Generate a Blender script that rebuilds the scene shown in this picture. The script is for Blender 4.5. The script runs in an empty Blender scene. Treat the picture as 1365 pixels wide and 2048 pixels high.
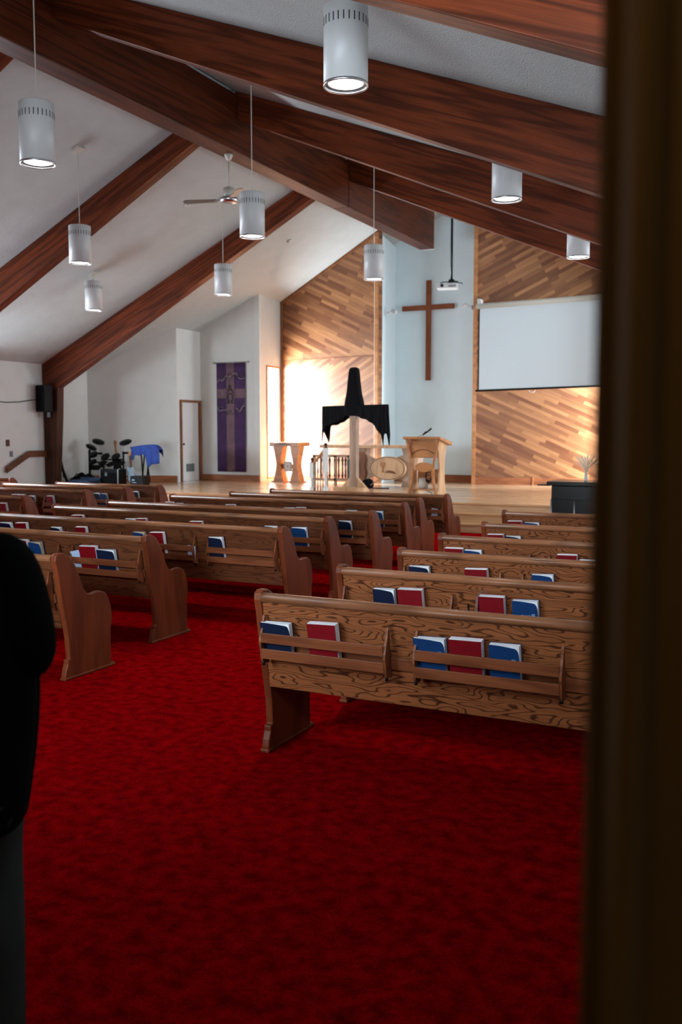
import bpy, bmesh, math, random
from mathutils import Vector, Matrix
R_ = math.radians
random.seed(7)
COL = bpy.context.scene.collection
SC = bpy.context.scene

# ---------------------------------------------------------------- camera
FPX, PITCH, YAW, EYE = 1860.0, R_(5.0), R_(26.4), 1.77
cam_d = bpy.data.cameras.new('camera'); cam = bpy.data.objects.new('camera', cam_d); COL.objects.link(cam)
cam_d.sensor_fit = 'VERTICAL'; cam_d.sensor_height = 36.0; cam_d.sensor_width = 24.0
cam_d.lens = FPX / 2048 * 36.0; cam_d.clip_start = 0.02; cam_d.clip_end = 200
cam.location = (0, 0, EYE); cam.rotation_euler = (R_(90) - PITCH, 0, YAW)
cam_d.dof.use_dof = True; cam_d.dof.focus_distance = 5.6; cam_d.dof.aperture_fstop = 3.2
SC.camera = cam

# ---------------------------------------------------------------- exposure, world
SC.view_settings.view_transform = 'Standard'; SC.view_settings.look = 'None'
SC.view_settings.gamma = 1.0; SC.view_settings.use_curve_mapping = False
SC.view_settings.exposure = 0.0
W = bpy.data.worlds.new('daylight'); SC.world = W; W.use_nodes = True
bg = W.node_tree.nodes['Background']; bg.inputs[0].default_value = (0.86, 0.93, 1.0, 1); bg.inputs[1].default_value = 3.0

# ---------------------------------------------------------------- daylight at the windows, with unseen ones added to light the hall
def area(name, loc, rot, sx, sy, power, col=(0.86, 0.94, 1.0), spread=180):
    d = bpy.data.lights.new(name, 'AREA'); d.shape = 'RECTANGLE'; d.size = sx; d.size_y = sy; d.energy = power; d.color = col
    d.spread = R_(spread)
    o = bpy.data.objects.new(name, d); o.location = loc; o.rotation_euler = rot; COL.objects.link(o); return o
DAY = (.78, .90, 1.0)
LAMP_W = 170.0
area('daylight_strip_left', (-12.75, 20.75, 2.0), (0, R_(-90), 0), 2.9, 0.9, 1900, DAY)
area('daylight_strip_right', (-3.3, 21.9, 2.0), (0, R_(90), 0), 2.9, 0.8, 550, DAY)
area('daylight_nave_left', (-16.4, 11.0, 2.0), (0, R_(-90), 0), 1.3, 7.0, 1200, DAY)
area('daylight_nave_right', (0.35, 12.5, 2.05), (0, R_(90), 0), 1.4, 5.8, 40, DAY)
area('added_light_chancel', (0.35, 18.3, 2.2), (0, R_(90), 0), 2.2, 3.6, 430, DAY)  # light of an unseen window added to brighten the chancel recess
area('added_light_transom', (-1.05, .45, 3.1), (R_(90), 0, 0), 1.8, .9, 95, DAY, 100)  # light of an unseen transom added to brighten the right-hand pew backs
area('added_light_back', (-4.0, .45, 2.1), (R_(90), 0, 0), 2.6, 1.2, 150, DAY, 100)  # light added from behind for the pew backs, its window unseen

# ---------------------------------------------------------------- picture helpers
_F = Vector((-math.sin(YAW) * math.cos(PITCH), math.cos(YAW) * math.cos(PITCH), -math.sin(PITCH)))
_R = Vector((math.cos(YAW), math.sin(YAW), 0)); _U = _R.cross(_F)
def at(x, y, X=None, Y=None, Z=None):
    """the point of a plane of the room that a pixel of the photograph looks at"""
    d = _F + _R * ((x - 682.5) / FPX) - _U * ((y - 1024) / FPX)
    t = X / d.x if X is not None else (Y / d.y if Y is not None else (Z - EYE) / d.z)
    return Vector((0, 0, EYE)) + d * t

# ---------------------------------------------------------------- materials
def _new(name):
    m = bpy.data.materials.new(name); m.use_nodes = True
    return m, m.node_tree.nodes, m.node_tree.links, m.node_tree.nodes['Principled BSDF']
def plain(name, col, rough=0.6, metal=0.0, spec=0.5, bump=0, bscale=60, var=0.0, vscale=3, coat=0):
    m, N, L, B = _new(name)
    B.inputs['Base Color'].default_value = (*col, 1); B.inputs['Roughness'].default_value = rough
    B.inputs['Metallic'].default_value = metal; B.inputs['Specular IOR Level'].default_value = spec
    B.inputs['Coat Weight'].default_value = coat
    tc = N.new('ShaderNodeTexCoord')
    if var:
        nz = N.new('ShaderNodeTexNoise'); nz.inputs['Scale'].default_value = vscale; nz.inputs['Detail'].default_value = 5
        L.new(tc.outputs['Object'], nz.inputs['Vector'])
        mx = N.new('ShaderNodeMix'); mx.data_type = 'RGBA'
        mx.inputs['A'].default_value = (*[c * (1 - var) for c in col], 1); mx.inputs['B'].default_value = (*[min(1, c * (1 + var)) for c in col], 1)
        mr = N.new('ShaderNodeMapRange'); mr.inputs[1].default_value = .3; mr.inputs[2].default_value = .7
        L.new(nz.outputs['Fac'], mr.inputs[0]); L.new(mr.outputs[0], mx.inputs['Factor']); L.new(mx.outputs['Result'], B.inputs['Base Color'])
    if bump:
        nb = N.new('ShaderNodeTexNoise'); nb.inputs['Scale'].default_value = bscale; nb.inputs['Detail'].default_value = 3
        L.new(tc.outputs['Object'], nb.inputs['Vector'])
        bp = N.new('ShaderNodeBump'); bp.inputs['Strength'].default_value = bump; bp.inputs['Distance'].default_value = 0.02
        L.new(nb.outputs['Fac'], bp.inputs['Height']); L.new(bp.outputs['Normal'], B.inputs['Normal'])
    return m
def emit(name, col, strength):
    m, N, L, B = _new(name)
    B.inputs['Base Color'].default_value = (*col, 1); B.inputs['Emission Color'].default_value = (*col, 1); B.inputs['Emission Strength'].default_value = strength
    return m
def wood(name, dark, light, axis='X', rings=9.0, stretch=9.0, size=1.0, contrast=.6, rough=.35, fibre=.35, coat=.0, sharp=.5, blotch=.0, along=1.6):
    """sawn wood: contour lines of a stretched noise give cathedral grain, plus fine fibres; axis = grain direction"""
    m, N, L, B = _new(name)
    tc = N.new('ShaderNodeTexCoord'); oi = N.new('ShaderNodeObjectInfo')
    ad = N.new('ShaderNodeVectorMath'); ad.operation = 'MULTIPLY_ADD'
    L.new(oi.outputs['Random'], ad.inputs[0]); ad.inputs[1].default_value = (31, 17, 23); L.new(tc.outputs['Object'], ad.inputs[2])
    mp = N.new('ShaderNodeMapping'); s = [stretch * size] * 3; s['XYZ'.index(axis)] = size * along
    mp.inputs['Scale'].default_value = s; L.new(ad.outputs[0], mp.inputs['Vector'])
    nz = N.new('ShaderNodeTexNoise'); nz.inputs['Scale'].default_value = .9; nz.inputs['Detail'].default_value = 2.2; nz.inputs['Roughness'].default_value = .45
    L.new(mp.outputs[0], nz.inputs['Vector'])
    m1 = N.new('ShaderNodeMath'); m1.operation = 'MULTIPLY'; m1.inputs[1].default_value = rings * 6.283; L.new(nz.outputs['Fac'], m1.inputs[0])
    m2 = N.new('ShaderNodeMath'); m2.operation = 'SINE'; L.new(m1.outputs[0], m2.inputs[0])
    mr = N.new('ShaderNodeMapRange'); mr.inputs[1].default_value = -1; mr.inputs[2].default_value = sharp; mr.inputs[3].default_value = 1 - contrast; L.new(m2.outputs[0], mr.inputs[0])
    mp2 = N.new('ShaderNodeMapping'); s2 = [90.0] * 3; s2['XYZ'.index(axis)] = 3.0; mp2.inputs['Scale'].default_value = s2; L.new(ad.outputs[0], mp2.inputs['Vector'])
    nf = N.new('ShaderNodeTexNoise'); nf.inputs['Scale'].default_value = 1; nf.inputs['Detail'].default_value = 4; L.new(mp2.outputs[0], nf.inputs['Vector'])
    mf = N.new('ShaderNodeMapRange'); mf.inputs[1].default_value = .3; mf.inputs[2].default_value = .7; mf.inputs[3].default_value = 1 - fibre; L.new(nf.outputs['Fac'], mf.inputs[0])
    mu = N.new('ShaderNodeMath'); mu.operation = 'MULTIPLY'; L.new(mr.outputs[0], mu.inputs[0]); L.new(mf.outputs[0], mu.inputs[1])
    out = mu
    if blotch:
        mp3 = N.new('ShaderNodeMapping'); s3 = [3.0] * 3; s3['XYZ'.index(axis)] = .5; mp3.inputs['Scale'].default_value = s3; L.new(ad.outputs[0], mp3.inputs['Vector'])
        nb = N.new('ShaderNodeTexNoise'); nb.inputs['Scale'].default_value = 1.5; nb.inputs['Detail'].default_value = 3; L.new(mp3.outputs[0], nb.inputs['Vector'])
        mb = N.new('ShaderNodeMapRange'); mb.inputs[1].default_value = .35; mb.inputs[2].default_value = .65; mb.inputs[3].default_value = 1 - blotch; L.new(nb.outputs['Fac'], mb.inputs[0])
        m4 = N.new('ShaderNodeMath'); m4.operation = 'MULTIPLY'; L.new(mu.outputs[0], m4.inputs[0]); L.new(mb.outputs[0], m4.inputs[1]); out = m4
    mx = N.new('ShaderNodeMix'); mx.data_type = 'RGBA'; mx.inputs['A'].default_value = (*dark, 1); mx.inputs['B'].default_value = (*light, 1)
    L.new(out.outputs[0], mx.inputs['Factor']); L.new(mx.outputs['Result'], B.inputs['Base Color'])
    B.inputs['Roughness'].default_value = rough; B.inputs['Specular IOR Level'].default_value = .18; B.inputs['Coat Weight'].default_value = coat; B.inputs['Coat Roughness'].default_value = .25
    bp = N.new('ShaderNodeBump'); bp.inputs['Strength'].default_value = .12; bp.inputs['Distance'].default_value = .004
    L.new(out.outputs[0], bp.inputs['Height']); L.new(bp.outputs['Normal'], B.inputs['Normal'])
    return m
def boards(name, angle, c1, c2, width=.085, length=.85, rough=.4):
    """narrow boards laid at an angle in the local XZ plane of a wall"""
    m, N, L, B = _new(name)
    tc = N.new('ShaderNodeTexCoord'); sp = N.new('ShaderNodeSeparateXYZ'); cb = N.new('ShaderNodeCombineXYZ')
    L.new(tc.outputs['Object'], sp.inputs[0]); L.new(sp.outputs['X'], cb.inputs['X']); L.new(sp.outputs['Z'], cb.inputs['Y'])
    mp = N.new('ShaderNodeMapping'); mp.inputs['Rotation'].default_value = (0, 0, -R_(angle)); L.new(cb.outputs[0], mp.inputs['Vector'])
    br = N.new('ShaderNodeTexBrick'); br.offset = .37; br.offset_frequency = 2; br.squash = .7; br.squash_frequency = 3
    br.inputs['Scale'].default_value = 1; br.inputs['Brick Width'].default_value = length; br.inputs['Row Height'].default_value = width
    br.inputs['Mortar Size'].default_value = .0016; br.inputs['Mortar Smooth'].default_value = .3; br.inputs['Bias'].default_value = 0
    br.inputs['Color1'].default_value = (0, 0, 0, 1); br.inputs['Color2'].default_value = (1, 1, 1, 1); br.inputs['Mortar'].default_value = (.1, .1, .1, 1)
    L.new(mp.outputs[0], br.inputs['Vector'])
    rp = N.new('ShaderNodeValToRGB'); rp.color_ramp.elements[0].color = (*c1, 1); rp.color_ramp.elements[1].color = (*c2, 1)
    md = rp.color_ramp.elements.new(.55); md.color = (*[(a + b) * .47 for a, b in zip(c1, c2)], 1)
    L.new(br.outputs['Color'], rp.inputs['Fac'])
    mp2 = N.new('ShaderNodeMapping'); mp2.inputs['Scale'].default_value = (2, 45, 1); L.new(mp.outputs[0], mp2.inputs['Vector'])
    nf = N.new('ShaderNodeTexNoise'); nf.inputs['Scale'].default_value = 1; nf.inputs['Detail'].default_value = 4; L.new(mp2.outputs[0], nf.inputs['Vector'])
    mf = N.new('ShaderNodeMapRange'); mf.inputs[1].default_value = .3; mf.inputs[2].default_value = .7; mf.inputs[3].default_value = .72; mf.inputs[4].default_value = 1.08; L.new(nf.outputs['Fac'], mf.inputs[0])
    vm = N.new('ShaderNodeVectorMath'); vm.operation = 'SCALE'; L.new(rp.outputs[0], vm.inputs[0]); L.new(mf.outputs[0], vm.inputs['Scale'])
    L.new(vm.outputs[0], B.inputs['Base Color']); B.inputs['Roughness'].default_value = rough
    return m
def carpet():
    m, N, L, B = _new('red_carpet')
    tc = N.new('ShaderNodeTexCoord')
    a = N.new('ShaderNodeTexNoise'); a.inputs['Scale'].default_value = 90; a.inputs['Detail'].default_value = 6; a.inputs['Roughness'].default_value = .7
    b = N.new('ShaderNodeTexNoise'); b.inputs['Scale'].default_value = 14; b.inputs['Detail'].default_value = 6
    for n in (a, b): L.new(tc.outputs['Object'], n.inputs['Vector'])
    mu = N.new('ShaderNodeMath'); mu.operation = 'MULTIPLY'; L.new(a.outputs['Fac'], mu.inputs[0]); L.new(b.outputs['Fac'], mu.inputs[1])
    mr = N.new('ShaderNodeMapRange'); mr.inputs[1].default_value = .14; mr.inputs[2].default_value = .36; L.new(mu.outputs[0], mr.inputs[0])
    mx = N.new('ShaderNodeMix'); mx.data_type = 'RGBA'; mx.inputs['A'].default_value = (.10, .0003, .001, 1); mx.inputs['B'].default_value = (.33, .0008, .003, 1)
    L.new(mr.outputs[0], mx.inputs['Factor']); L.new(mx.outputs['Result'], B.inputs['Base Color'])
    B.inputs['Roughness'].default_value = 1; B.inputs['Specular IOR Level'].default_value = 0
    bp = N.new('ShaderNodeBump'); bp.inputs['Strength'].default_value = .6; bp.inputs['Distance'].default_value = .01
    L.new(a.outputs['Fac'], bp.inputs['Height']); L.new(bp.outputs['Normal'], B.inputs['Normal'])
    return m
def glass(name):
    m, N, L, B = _new(name); N.remove(B)
    t = N.new('ShaderNodeBsdfTransparent'); g = N.new('ShaderNodeBsdfGlossy'); g.inputs['Roughness'].default_value = .02
    x = N.new('ShaderNodeMixShader'); x.inputs[0].default_value = .06
    L.new(t.outputs[0], x.inputs[1]); L.new(g.outputs[0], x.inputs[2]); L.new(x.outputs[0], N['Material Output'].inputs[0]); return m

M = dict(
 carpet=carpet(),
 plaster=plain('white_plaster', (.63, .64, .615), .9, bump=.15, bscale=90, var=.03),
 stucco=plain('stucco_ceiling', (.50, .53, .52), .95, bump=.9, bscale=75, var=.04),
 recess=plain('recess_pale_blue', (.70, .83, .88), .85, var=.02),  # even pale blue base colour for the recess walls
 rafter=wood('laminated_timber', (.018, .004, .0015), (.215, .043, .012), 'X', 5, 7, 1.0, .60, .42, .45, blotch=.35, along=.38),
 ridge=wood('ridge_timber', (.011, .003, .001), (.135, .028, .008), 'Y', 5, 7, 1.0, .60, .42, .45, blotch=.35, along=.35),
 postwood=wood('post_timber', (.016, .006, .003), (.10, .032, .014), 'Z', 5, 7, 1.0, .6, .45, .4, blotch=.3, along=.4),
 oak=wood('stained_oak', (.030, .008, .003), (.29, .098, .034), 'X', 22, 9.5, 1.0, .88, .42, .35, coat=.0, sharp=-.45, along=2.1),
 oakdark=wood('stained_oak_left', (.022, .0065, .003), (.145, .047, .018), 'X', 12, 9.5, 1.0, .55, .40, .4, coat=.05, sharp=-.3, along=1.6),  # darker, less grainy oak for the pews left of the aisle
 oakend=wood('stained_oak_ends', (.055, .011, .004), (.21, .047, .015), 'Z', 3, 7, .7, .5, .42, .3, coat=.0, sharp=.5, blotch=.25),
 oakrail=wood('stained_oak_rail', (.085, .032, .014), (.31, .125, .055), 'X', 4, 9, .8, .6, .33, .35, coat=.15),
 rack=wood('rack_wood', (.080, .022, .009), (.235, .075, .03), 'X', 4, 9, .8, .5, .38, .4, coat=.0),
 stage=wood('stage_floor', (.42, .23, .115), (.76, .50, .29), 'X', 4, 9, .5, .4, .22, .25, coat=.5, blotch=.25),
 stepwood=wood('step_wood', (.34, .17, .08), (.62, .37, .19), 'X', 4, 9, .5, .45, .35, .3, blotch=.2),
 base=wood('red_brown_baseboard', (.16, .05, .02), (.36, .13, .055), 'X', 3, 9, .8, .5, .4, .3),
 trim=wood('brown_trim', (.10, .035, .015), (.26, .105, .045), 'Z', 3, 9, .8, .5, .4, .3),
 cross=wood('cross_wood', (.13, .035, .014), (.27, .082, .034), 'Z', 3, 8, .8, .4, .5, .3),
 ash=wood('pale_ash', (.38, .20, .105), (.68, .42, .24), 'Z', 3, 8, .8, .45, .4, .25),
 honey=wood('honey_wood', (.22, .08, .028), (.50, .22, .085), 'X', 3, 8, .8, .45, .35, .25, coat=.2),
 grey_ash=wood('weathered_wood', (.24, .15, .10), (.46, .31, .22), 'Z', 3, 8, .8, .5, .6, .3),
 dark=wood('dark_stained_wood', (.03, .010, .006), (.10, .035, .018), 'Z', 3, 8, .8, .5, .4, .3),
 black=plain('black_plastic', (.0035, .004, .0045), .5, spec=.15),
 gloss=plain('black_lacquer', (.004, .005, .005), .25, spec=.3),
 cloth=plain('black_cloth', (.006, .006, .007), .95, spec=.1, bump=.2, bscale=120),
 blackshell=plain('black_metal', (.012, .012, .013), .35, metal=.5),
 chrome=plain('brushed_steel', (.62, .63, .65), .3, metal=1),
 silver=plain('silver_tube', (.55, .56, .57), .35),
 white=plain('white_enamel', (.60, .61, .61), .4, var=.02),
 offwhite=plain('offwhite_plastic', (.56, .54, .48), .5),
 slot=plain('slot_shadow_black', (.008, .008, .008), .9),
 led=emit('led_disc', (1, .985, .96), 9.0),
 screen=plain('screen_fabric', (.64, .72, .77), .8),
 red=plain('red_cover', (.17, .0015, .006), .5, spec=.2, var=.12, vscale=20),
 blue=plain('blue_cover', (.004, .034, .125), .5, spec=.2, var=.1, vscale=20),
 navy=plain('navy_cover', (.004, .010, .032), .5, spec=.15),
 pages=plain('page_edges', (.82, .86, .90), .8, bump=.3, bscale=400),
 tan=plain('aged_page_edges', (.50, .42, .30), .8),
 paper=plain('pale_blue_paper', (.40, .52, .72), .7),
 lettering=plain('silver_lettering', (.45, .52, .62), .5),
 purple=plain('purple_cloth', (.045, .012, .068), .8, var=.35, vscale=4),
 mauve=plain('mauve_cloth', (.15, .085, .105), .8, var=.25, vscale=4),
 scroll=plain('silver_grey_scroll', (.30, .24, .27), .7),
 plum=plain('dark_plum_cloth', (.022, .010, .022), .8),
 bluecloth=plain('royal_blue_cloth', (.005, .040, .26), .75, var=.3, vscale=8),
 seatblue=plain('navy_upholstery', (.012, .035, .085), .8),
 nickel=plain('dull_metal', (.35, .34, .33), .35, metal=.9),
 wheat=plain('dried_grass', (.78, .66, .52), .8),
 jacket=plain('black_jacket', (.0015, .0018, .0018), .95, spec=.05, var=.3, vscale=6),
 trousers=plain('grey_trousers', (.03, .036, .034), .9, spec=.1, var=.25, vscale=9),
 skin=plain('skin', (.45, .24, .16), .5),
 hair=plain('dark_hair', (.02, .012, .008), .6),
 shoe=plain('shoe_leather', (.01, .01, .01), .4),
 green=plain('dark_green_cover', (.01, .045, .04), .5),
 jamb=wood('dark_door_frame', (.09, .045, .010), (.15, .080, .018), 'Z', 2, 7, .6, .3, .7, .2),
 glass=glass('window_glass'),
 lead=plain('window_mullion_grey', (.12, .13, .14), .6),
 door=plain('door_paint', (.60, .585, .57), .6, var=.02),
 vent=plain('vent_grey', (.14, .15, .16), .5, metal=.3),
 fanblade=plain('fan_blade_brown', (.12, .095, .08), .4),
 cyan=plain('guitar_body', (.22, .30, .36), .2, coat=.5),
)

# ---------------------------------------------------------------- mesh builder
class MB:
    def __init__(s): s.bm = bmesh.new(); s.mi = 0
    def _tag(s, fs):
        for f in fs: f.material_index = s.mi
    def box(s, x0, x1, y0, y1, z0, z1, mat=None):
        v = [s.bm.verts.new(p) for p in ((x0,y0,z0),(x1,y0,z0),(x1,y1,z0),(x0,y1,z0),(x0,y0,z1),(x1,y0,z1),(x1,y1,z1),(x0,y1,z1))]
        if mat:
            for q in v: q.co = mat @ q.co
        s._tag([s.bm.faces.new([v[i] for i in f]) for f in ((0,3,2,1),(4,5,6,7),(0,1,5,4),(1,2,6,5),(2,3,7,6),(3,0,4,7))]); return s
    def prism(s, pts, axis, a0, a1, mat=None):
        """polygon pts (2-D) extruded along axis from a0 to a1; the other two axes keep their order"""
        def P(p, a):
            q = {'X': (a, p[0], p[1]), 'Y': (p[0], a, p[1]), 'Z': (p[0], p[1], a)}[axis]
            return mat @ Vector(q) if mat else q
        lo = [s.bm.verts.new(P(p, a0)) for p in pts]; hi = [s.bm.verts.new(P(p, a1)) for p in pts]
        n = len(pts); fs = [s.bm.faces.new(lo), s.bm.faces.new(hi[::-1])]
        for i in range(n): fs.append(s.bm.faces.new((lo[i], hi[i], hi[(i+1) % n], lo[(i+1) % n])))
        s._tag(fs); return s
    def tube(s, path, r, n=8, cap=True):
        path = [Vector(p) for p in path]; rr = r if isinstance(r, (list, tuple)) else [r] * len(path); rings = []
        up = None
        for i, p in enumerate(path):
            t = (path[min(i+1, len(path)-1)] - path[max(i-1, 0)]).normalized()
            if up is None: up = t.orthogonal().normalized()
            u = (up - t * up.dot(t)); u = u.normalized() if u.length > 1e-6 else t.orthogonal().normalized(); up = u
            w = t.cross(u)
            rings.append([s.bm.verts.new(p + (u * math.cos(2*math.pi*k/n) + w * math.sin(2*math.pi*k/n)) * rr[i]) for k in range(n)])
        fs = []
        for a, b in zip(rings, rings[1:]):
            for k in range(n): fs.append(s.bm.faces.new((a[k], a[(k+1) % n], b[(k+1) % n], b[k])))
        if cap: fs += [s.bm.faces.new(rings[0][::-1]), s.bm.faces.new(rings[-1])]
        for f in fs: f.smooth = n > 6
        s._tag(fs); return s
    def lathe(s, prof, c=(0, 0, 0), n=24, rot=None, closed=False):
        """profile (r, z) turned about z through c"""
        c = Vector(c); rings = []
        for r, z in prof:
            ring = []
            for k in range(n):
                v = Vector((r * math.cos(2*math.pi*k/n), r * math.sin(2*math.pi*k/n), z))
                if rot: v = rot @ v
                ring.append(s.bm.verts.new(c + v))
            rings.append(ring)
        fs = []
        pr = list(zip(rings, rings[1:]))
        if closed: pr.append((rings[-1], rings[0]))
        for a, b in pr:
            for k in range(n): fs.append(s.bm.faces.new((a[k], a[(k+1) % n], b[(k+1) % n], b[k])))
        for f in fs: f.smooth = True
        if not closed:
            fs += [s.bm.faces.new(rings[0][::-1]), s.bm.faces.new(rings[-1])]
        s._tag(fs); return s
    def grid(s, rows):
        V = [[s.bm.verts.new(p) for p in r] for r in rows]; fs = []
        for a, b in zip(V, V[1:]):
            for i in range(len(a) - 1): fs.append(s.bm.faces.new((a[i], a[i+1], b[i+1], b[i])))
        for f in fs: f.smooth = True
        s._tag(fs); return s
    def build(s, name, mat, parent=None, bevel=0, loc=None, rot=None, solid=0, sub=0):
        bmesh.ops.recalc_face_normals(s.bm, faces=s.bm.faces)
        me = bpy.data.meshes.new(name); s.bm.to_mesh(me); s.bm.free()
        for mm in (mat if isinstance(mat, (list, tuple)) else [mat]): me.materials.append(mm)
        o = bpy.data.objects.new(name, me); COL.objects.link(o)
        if parent: o.parent = parent
        if loc is not None: o.location = loc
        if rot is not None: o.rotation_euler = rot
        if solid:
            md = o.modifiers.new('thick', 'SOLIDIFY'); md.thickness = solid; md.offset = 0
        if bevel:
            md = o.modifiers.new('bevel', 'BEVEL'); md.width = bevel; md.segments = 2; md.limit_method = 'ANGLE'; md.angle_limit = R_(35); md.harden_normals = False
        if sub:
            md = o.modifiers.new('sub', 'SUBSURF'); md.levels = sub; md.render_levels = sub
        return o
def tag(o, label=None, cat=None, group=None, kind=None):
    if label: o['label'] = label
    if cat: o['category'] = cat
    if group: o['group'] = group
    if kind: o['kind'] = kind
    return o
def empty(name, loc, rz, label, cat, group=None):
    o = bpy.data.objects.new(name, None); COL.objects.link(o); o.location = loc; o.rotation_euler = (0, 0, rz); o.empty_display_size = .1
    return tag(o, label, cat, group)
def copy_tree(o, parent=None):
    c = o.copy(); COL.objects.link(c); c.parent = parent
    for ch in list(o.children): copy_tree(ch, c)
    return c
def smooth_poly(pts, it=2):
    for _ in range(it):
        q = []
        for a, b in zip(pts, pts[1:]): q += [(.75*a[0]+.25*b[0], .75*a[1]+.25*b[1]), (.25*a[0]+.75*b[0], .25*a[1]+.75*b[1])]
        pts = [pts[0]] + q + [pts[-1]]
    return pts

# ================================================================ the room
XC, ZR, SL, SR = -8.2, 7.05, .475, .385
STZ = .48; STY = 15.95
def zc(x): return ZR - (SL if x < XC else SR) * abs(x - XC)
XW0, XW1, YB = -16.05, -.08, .70
def S(o, label=None): return tag(o, label, None, None, 'structure')
b = MB(); b.box(XW0 - .2, 1.7, -2.6, 24, -.12, 0); S(b.build('floor', M['carpet']))
b = MB()
t = .18
b.prism([(XW0 - .2, zc(XW0 - .2)), (XC, ZR), (XC, ZR + t), (XW0 - .2, zc(XW0 - .2) + t)], 'Y', YB - .1, 23.6)
b.prism([(XC, ZR), (1.0, zc(1.0)), (1.0, zc(1.0) + t), (XC, ZR + t)], 'Y', YB - .1, 23.6)
S(b.build('ceiling', M['stucco']))

def wall(name, p0, p1, z0, z1a, z1b, th, mat, holes=(), extra=0.0):
    """vertical wall from p0 to p1 (room side on its right hand going p0->p1 is -normal); local x runs along it; holes=(x0,x1,z0,z1)"""
    p0 = Vector((p0[0], p0[1], 0)); p1 = Vector((p1[0], p1[1], 0)); L = (p1 - p0).length; a = math.atan2(p1.y - p0.y, p1.x - p0.x)
    b = MB(); zt = lambda x: z1a + (z1b - z1a) * x / L
    cuts = sorted(set([0, L] + [h[0] for h in holes] + [h[1] for h in holes]))
    for xa, xb in zip(cuts, cuts[1:]):
        hs = sorted([h for h in holes if h[0] <= xa + 1e-6 and h[1] >= xb - 1e-6], key=lambda h: h[2]); z = z0
        for h in hs:
            if h[2] > z + 1e-4: b.prism([(xa, z), (xb, z), (xb, h[2]), (xa, h[2])], 'Y', 0, th)
            z = h[3]
        b.prism([(xa, z), (xb, z), (xb, zt(xb)), (xa, zt(xa))], 'Y', 0, th)
    return S(b.build(name, mat, loc=p0, rot=(0, 0, a)))

# side walls: nave windows out of view, one more added to light the chancel
wl = wall('wall_left', (XW0, YB), (XW0, 18.1), 0, zc(XW0), zc(XW0), .22, M['plaster'], holes=[(6.8, 13.8, 1.35, 2.65)])
wr = wall('wall_right', (XW1, 20.6), (XW1, YB), 0, zc(XW1), zc(XW1), .22, M['plaster'], holes=[(.5, 4.1, 1.1, 3.1), (5.2, 11.0, 1.35, 2.75)])
wall('wall_front_angled', (XW0, 18.1), (-14.0, 19.03), 0, zc(XW0), zc(-14.0), .2, M['plaster'])
wall('wall_front_door', (-14.0, 19.03), (-14.0, 20.05), 0, zc(-14.0), zc(-14.0), .14, M['plaster'], holes=[(.16, .93, STZ, STZ + 2.0)])
wall('wall_front_banner', (-14.0, 20.05), (-12.25, 20.05), 0, zc(-14.0), zc(-12.25), .2, M['plaster'])
PA, PB = Vector((-12.32, 21.3, 0)), Vector((-9.28, 20.72, 0))
wall('wall_front_window', (-12.22, 20.05), (-12.34, 21.4), 0, zc(-12.2), zc(-12.3), .14, M['plaster'], holes=[(.38, 1.13, STZ + .06, 3.42)])
SEAM = 3.58
ang = {'lu': -24, 'll': 27, 'ru': 27, 'rl': -24}
C1, C2 = (.15, .046, .015), (.42, .185, .072)
bm_ = {k: boards('diagonal_boards_' + k, v, C1, C2) for k, v in ang.items()}
wall('wall_front_left_lower', PA.xy, PB.xy, 0, SEAM, SEAM, .16, bm_['ll'])
wall('wall_front_left_upper', PA.xy, PB.xy, SEAM, zc(PA.x), zc(PB.x), .16, bm_['lu'])
PC, PD = Vector((-7.13, 21.42, 0)), Vector((-3.85, 22.4, 0))
wall('wall_front_right_lower', PC.xy, PD.xy, 0, SEAM, SEAM, .16, bm_['rl'])
wall('wall_front_right_upper', PC.xy, PD.xy, SEAM, zc(PC.x), zc(PD.x), .16, bm_['ru'])
wall('wall_recess_side', (PB.x - .02, PB.y + .02), (PB.x - .15, 22.2), 0, zc(PB.x) - .02, zc(PB.x - .3) - .02, .1, M['recess'])
wall('wall_recess_left', (PB.x - .35, 22.1), (XC, 22.1), 0, zc(PB.x - .35), ZR, .2, M['recess'])
wall('wall_recess_right', (XC, 22.1), (PC.x + .15, 22.1), 0, ZR, zc(PC.x + .15), .2, M['recess'])
wall('wall_front_right_window', (-3.85, 22.5), (-3.85, 20.79), 0, zc(-3.85), zc(-3.85), .14, M['plaster'], holes=[(.2, 1.1, STZ + .06, 3.42)])
wall('wall_front_right', (-3.852, 20.6), (XW1, 20.6), 0, zc(-3.85), zc(XW1), .2, M['plaster'])

# back wall with the doorway the photographer stands in, and the lobby behind
wall('wall_back_left', (-2.0, YB), (XW0 - .2, YB), 0, 6.9, 6.9, .12, M['plaster'], holes=[(.95, 3.3, 1.5, 2.7)])
# (its window is unseen and added to light the pew backs from behind)
S(MB().box(-.02, 1.2, YB - .12, YB, 0, 6.9).build('wall_back_right', M['plaster']))
b = MB(); b.prism([(-2.0, 2.45), (-.02, 2.45), (-.02, 2.75), (-2.0, 2.75)], 'Y', YB - .12, YB); b.prism([(-2.0, 3.65), (-.02, 3.65), (-.02, 6.6), (-2.0, 6.6)], 'Y', YB - .12, YB); b.prism([(XW0, 6.9), (1.2, 6.9), (1.2, 7.2), (XW0, 7.2)], 'Y', YB - .12, YB); b.prism([(-2.0, 6.6), (-.02, 6.6), (-.02, 6.9), (-2.0, 6.9)], 'Y', YB - .12, YB)
S(b.build('wall_back_over_door', M['plaster']))
b = MB(); b.box(-2.5, -2.4, -2.5, YB - .12, 0, 2.6); b.box(1.5, 1.6, -2.5, YB - .12, 0, 2.6); b.box(-2.5, 1.6, -2.6, -2.5, 0, 2.6)
S(b.build('wall_lobby', M['plaster']))
S(MB().box(-2.5, 1.6, -2.6, YB - .12, 2.6, 2.66).build('trim_lobby_ceiling', M['plaster']))
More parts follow.
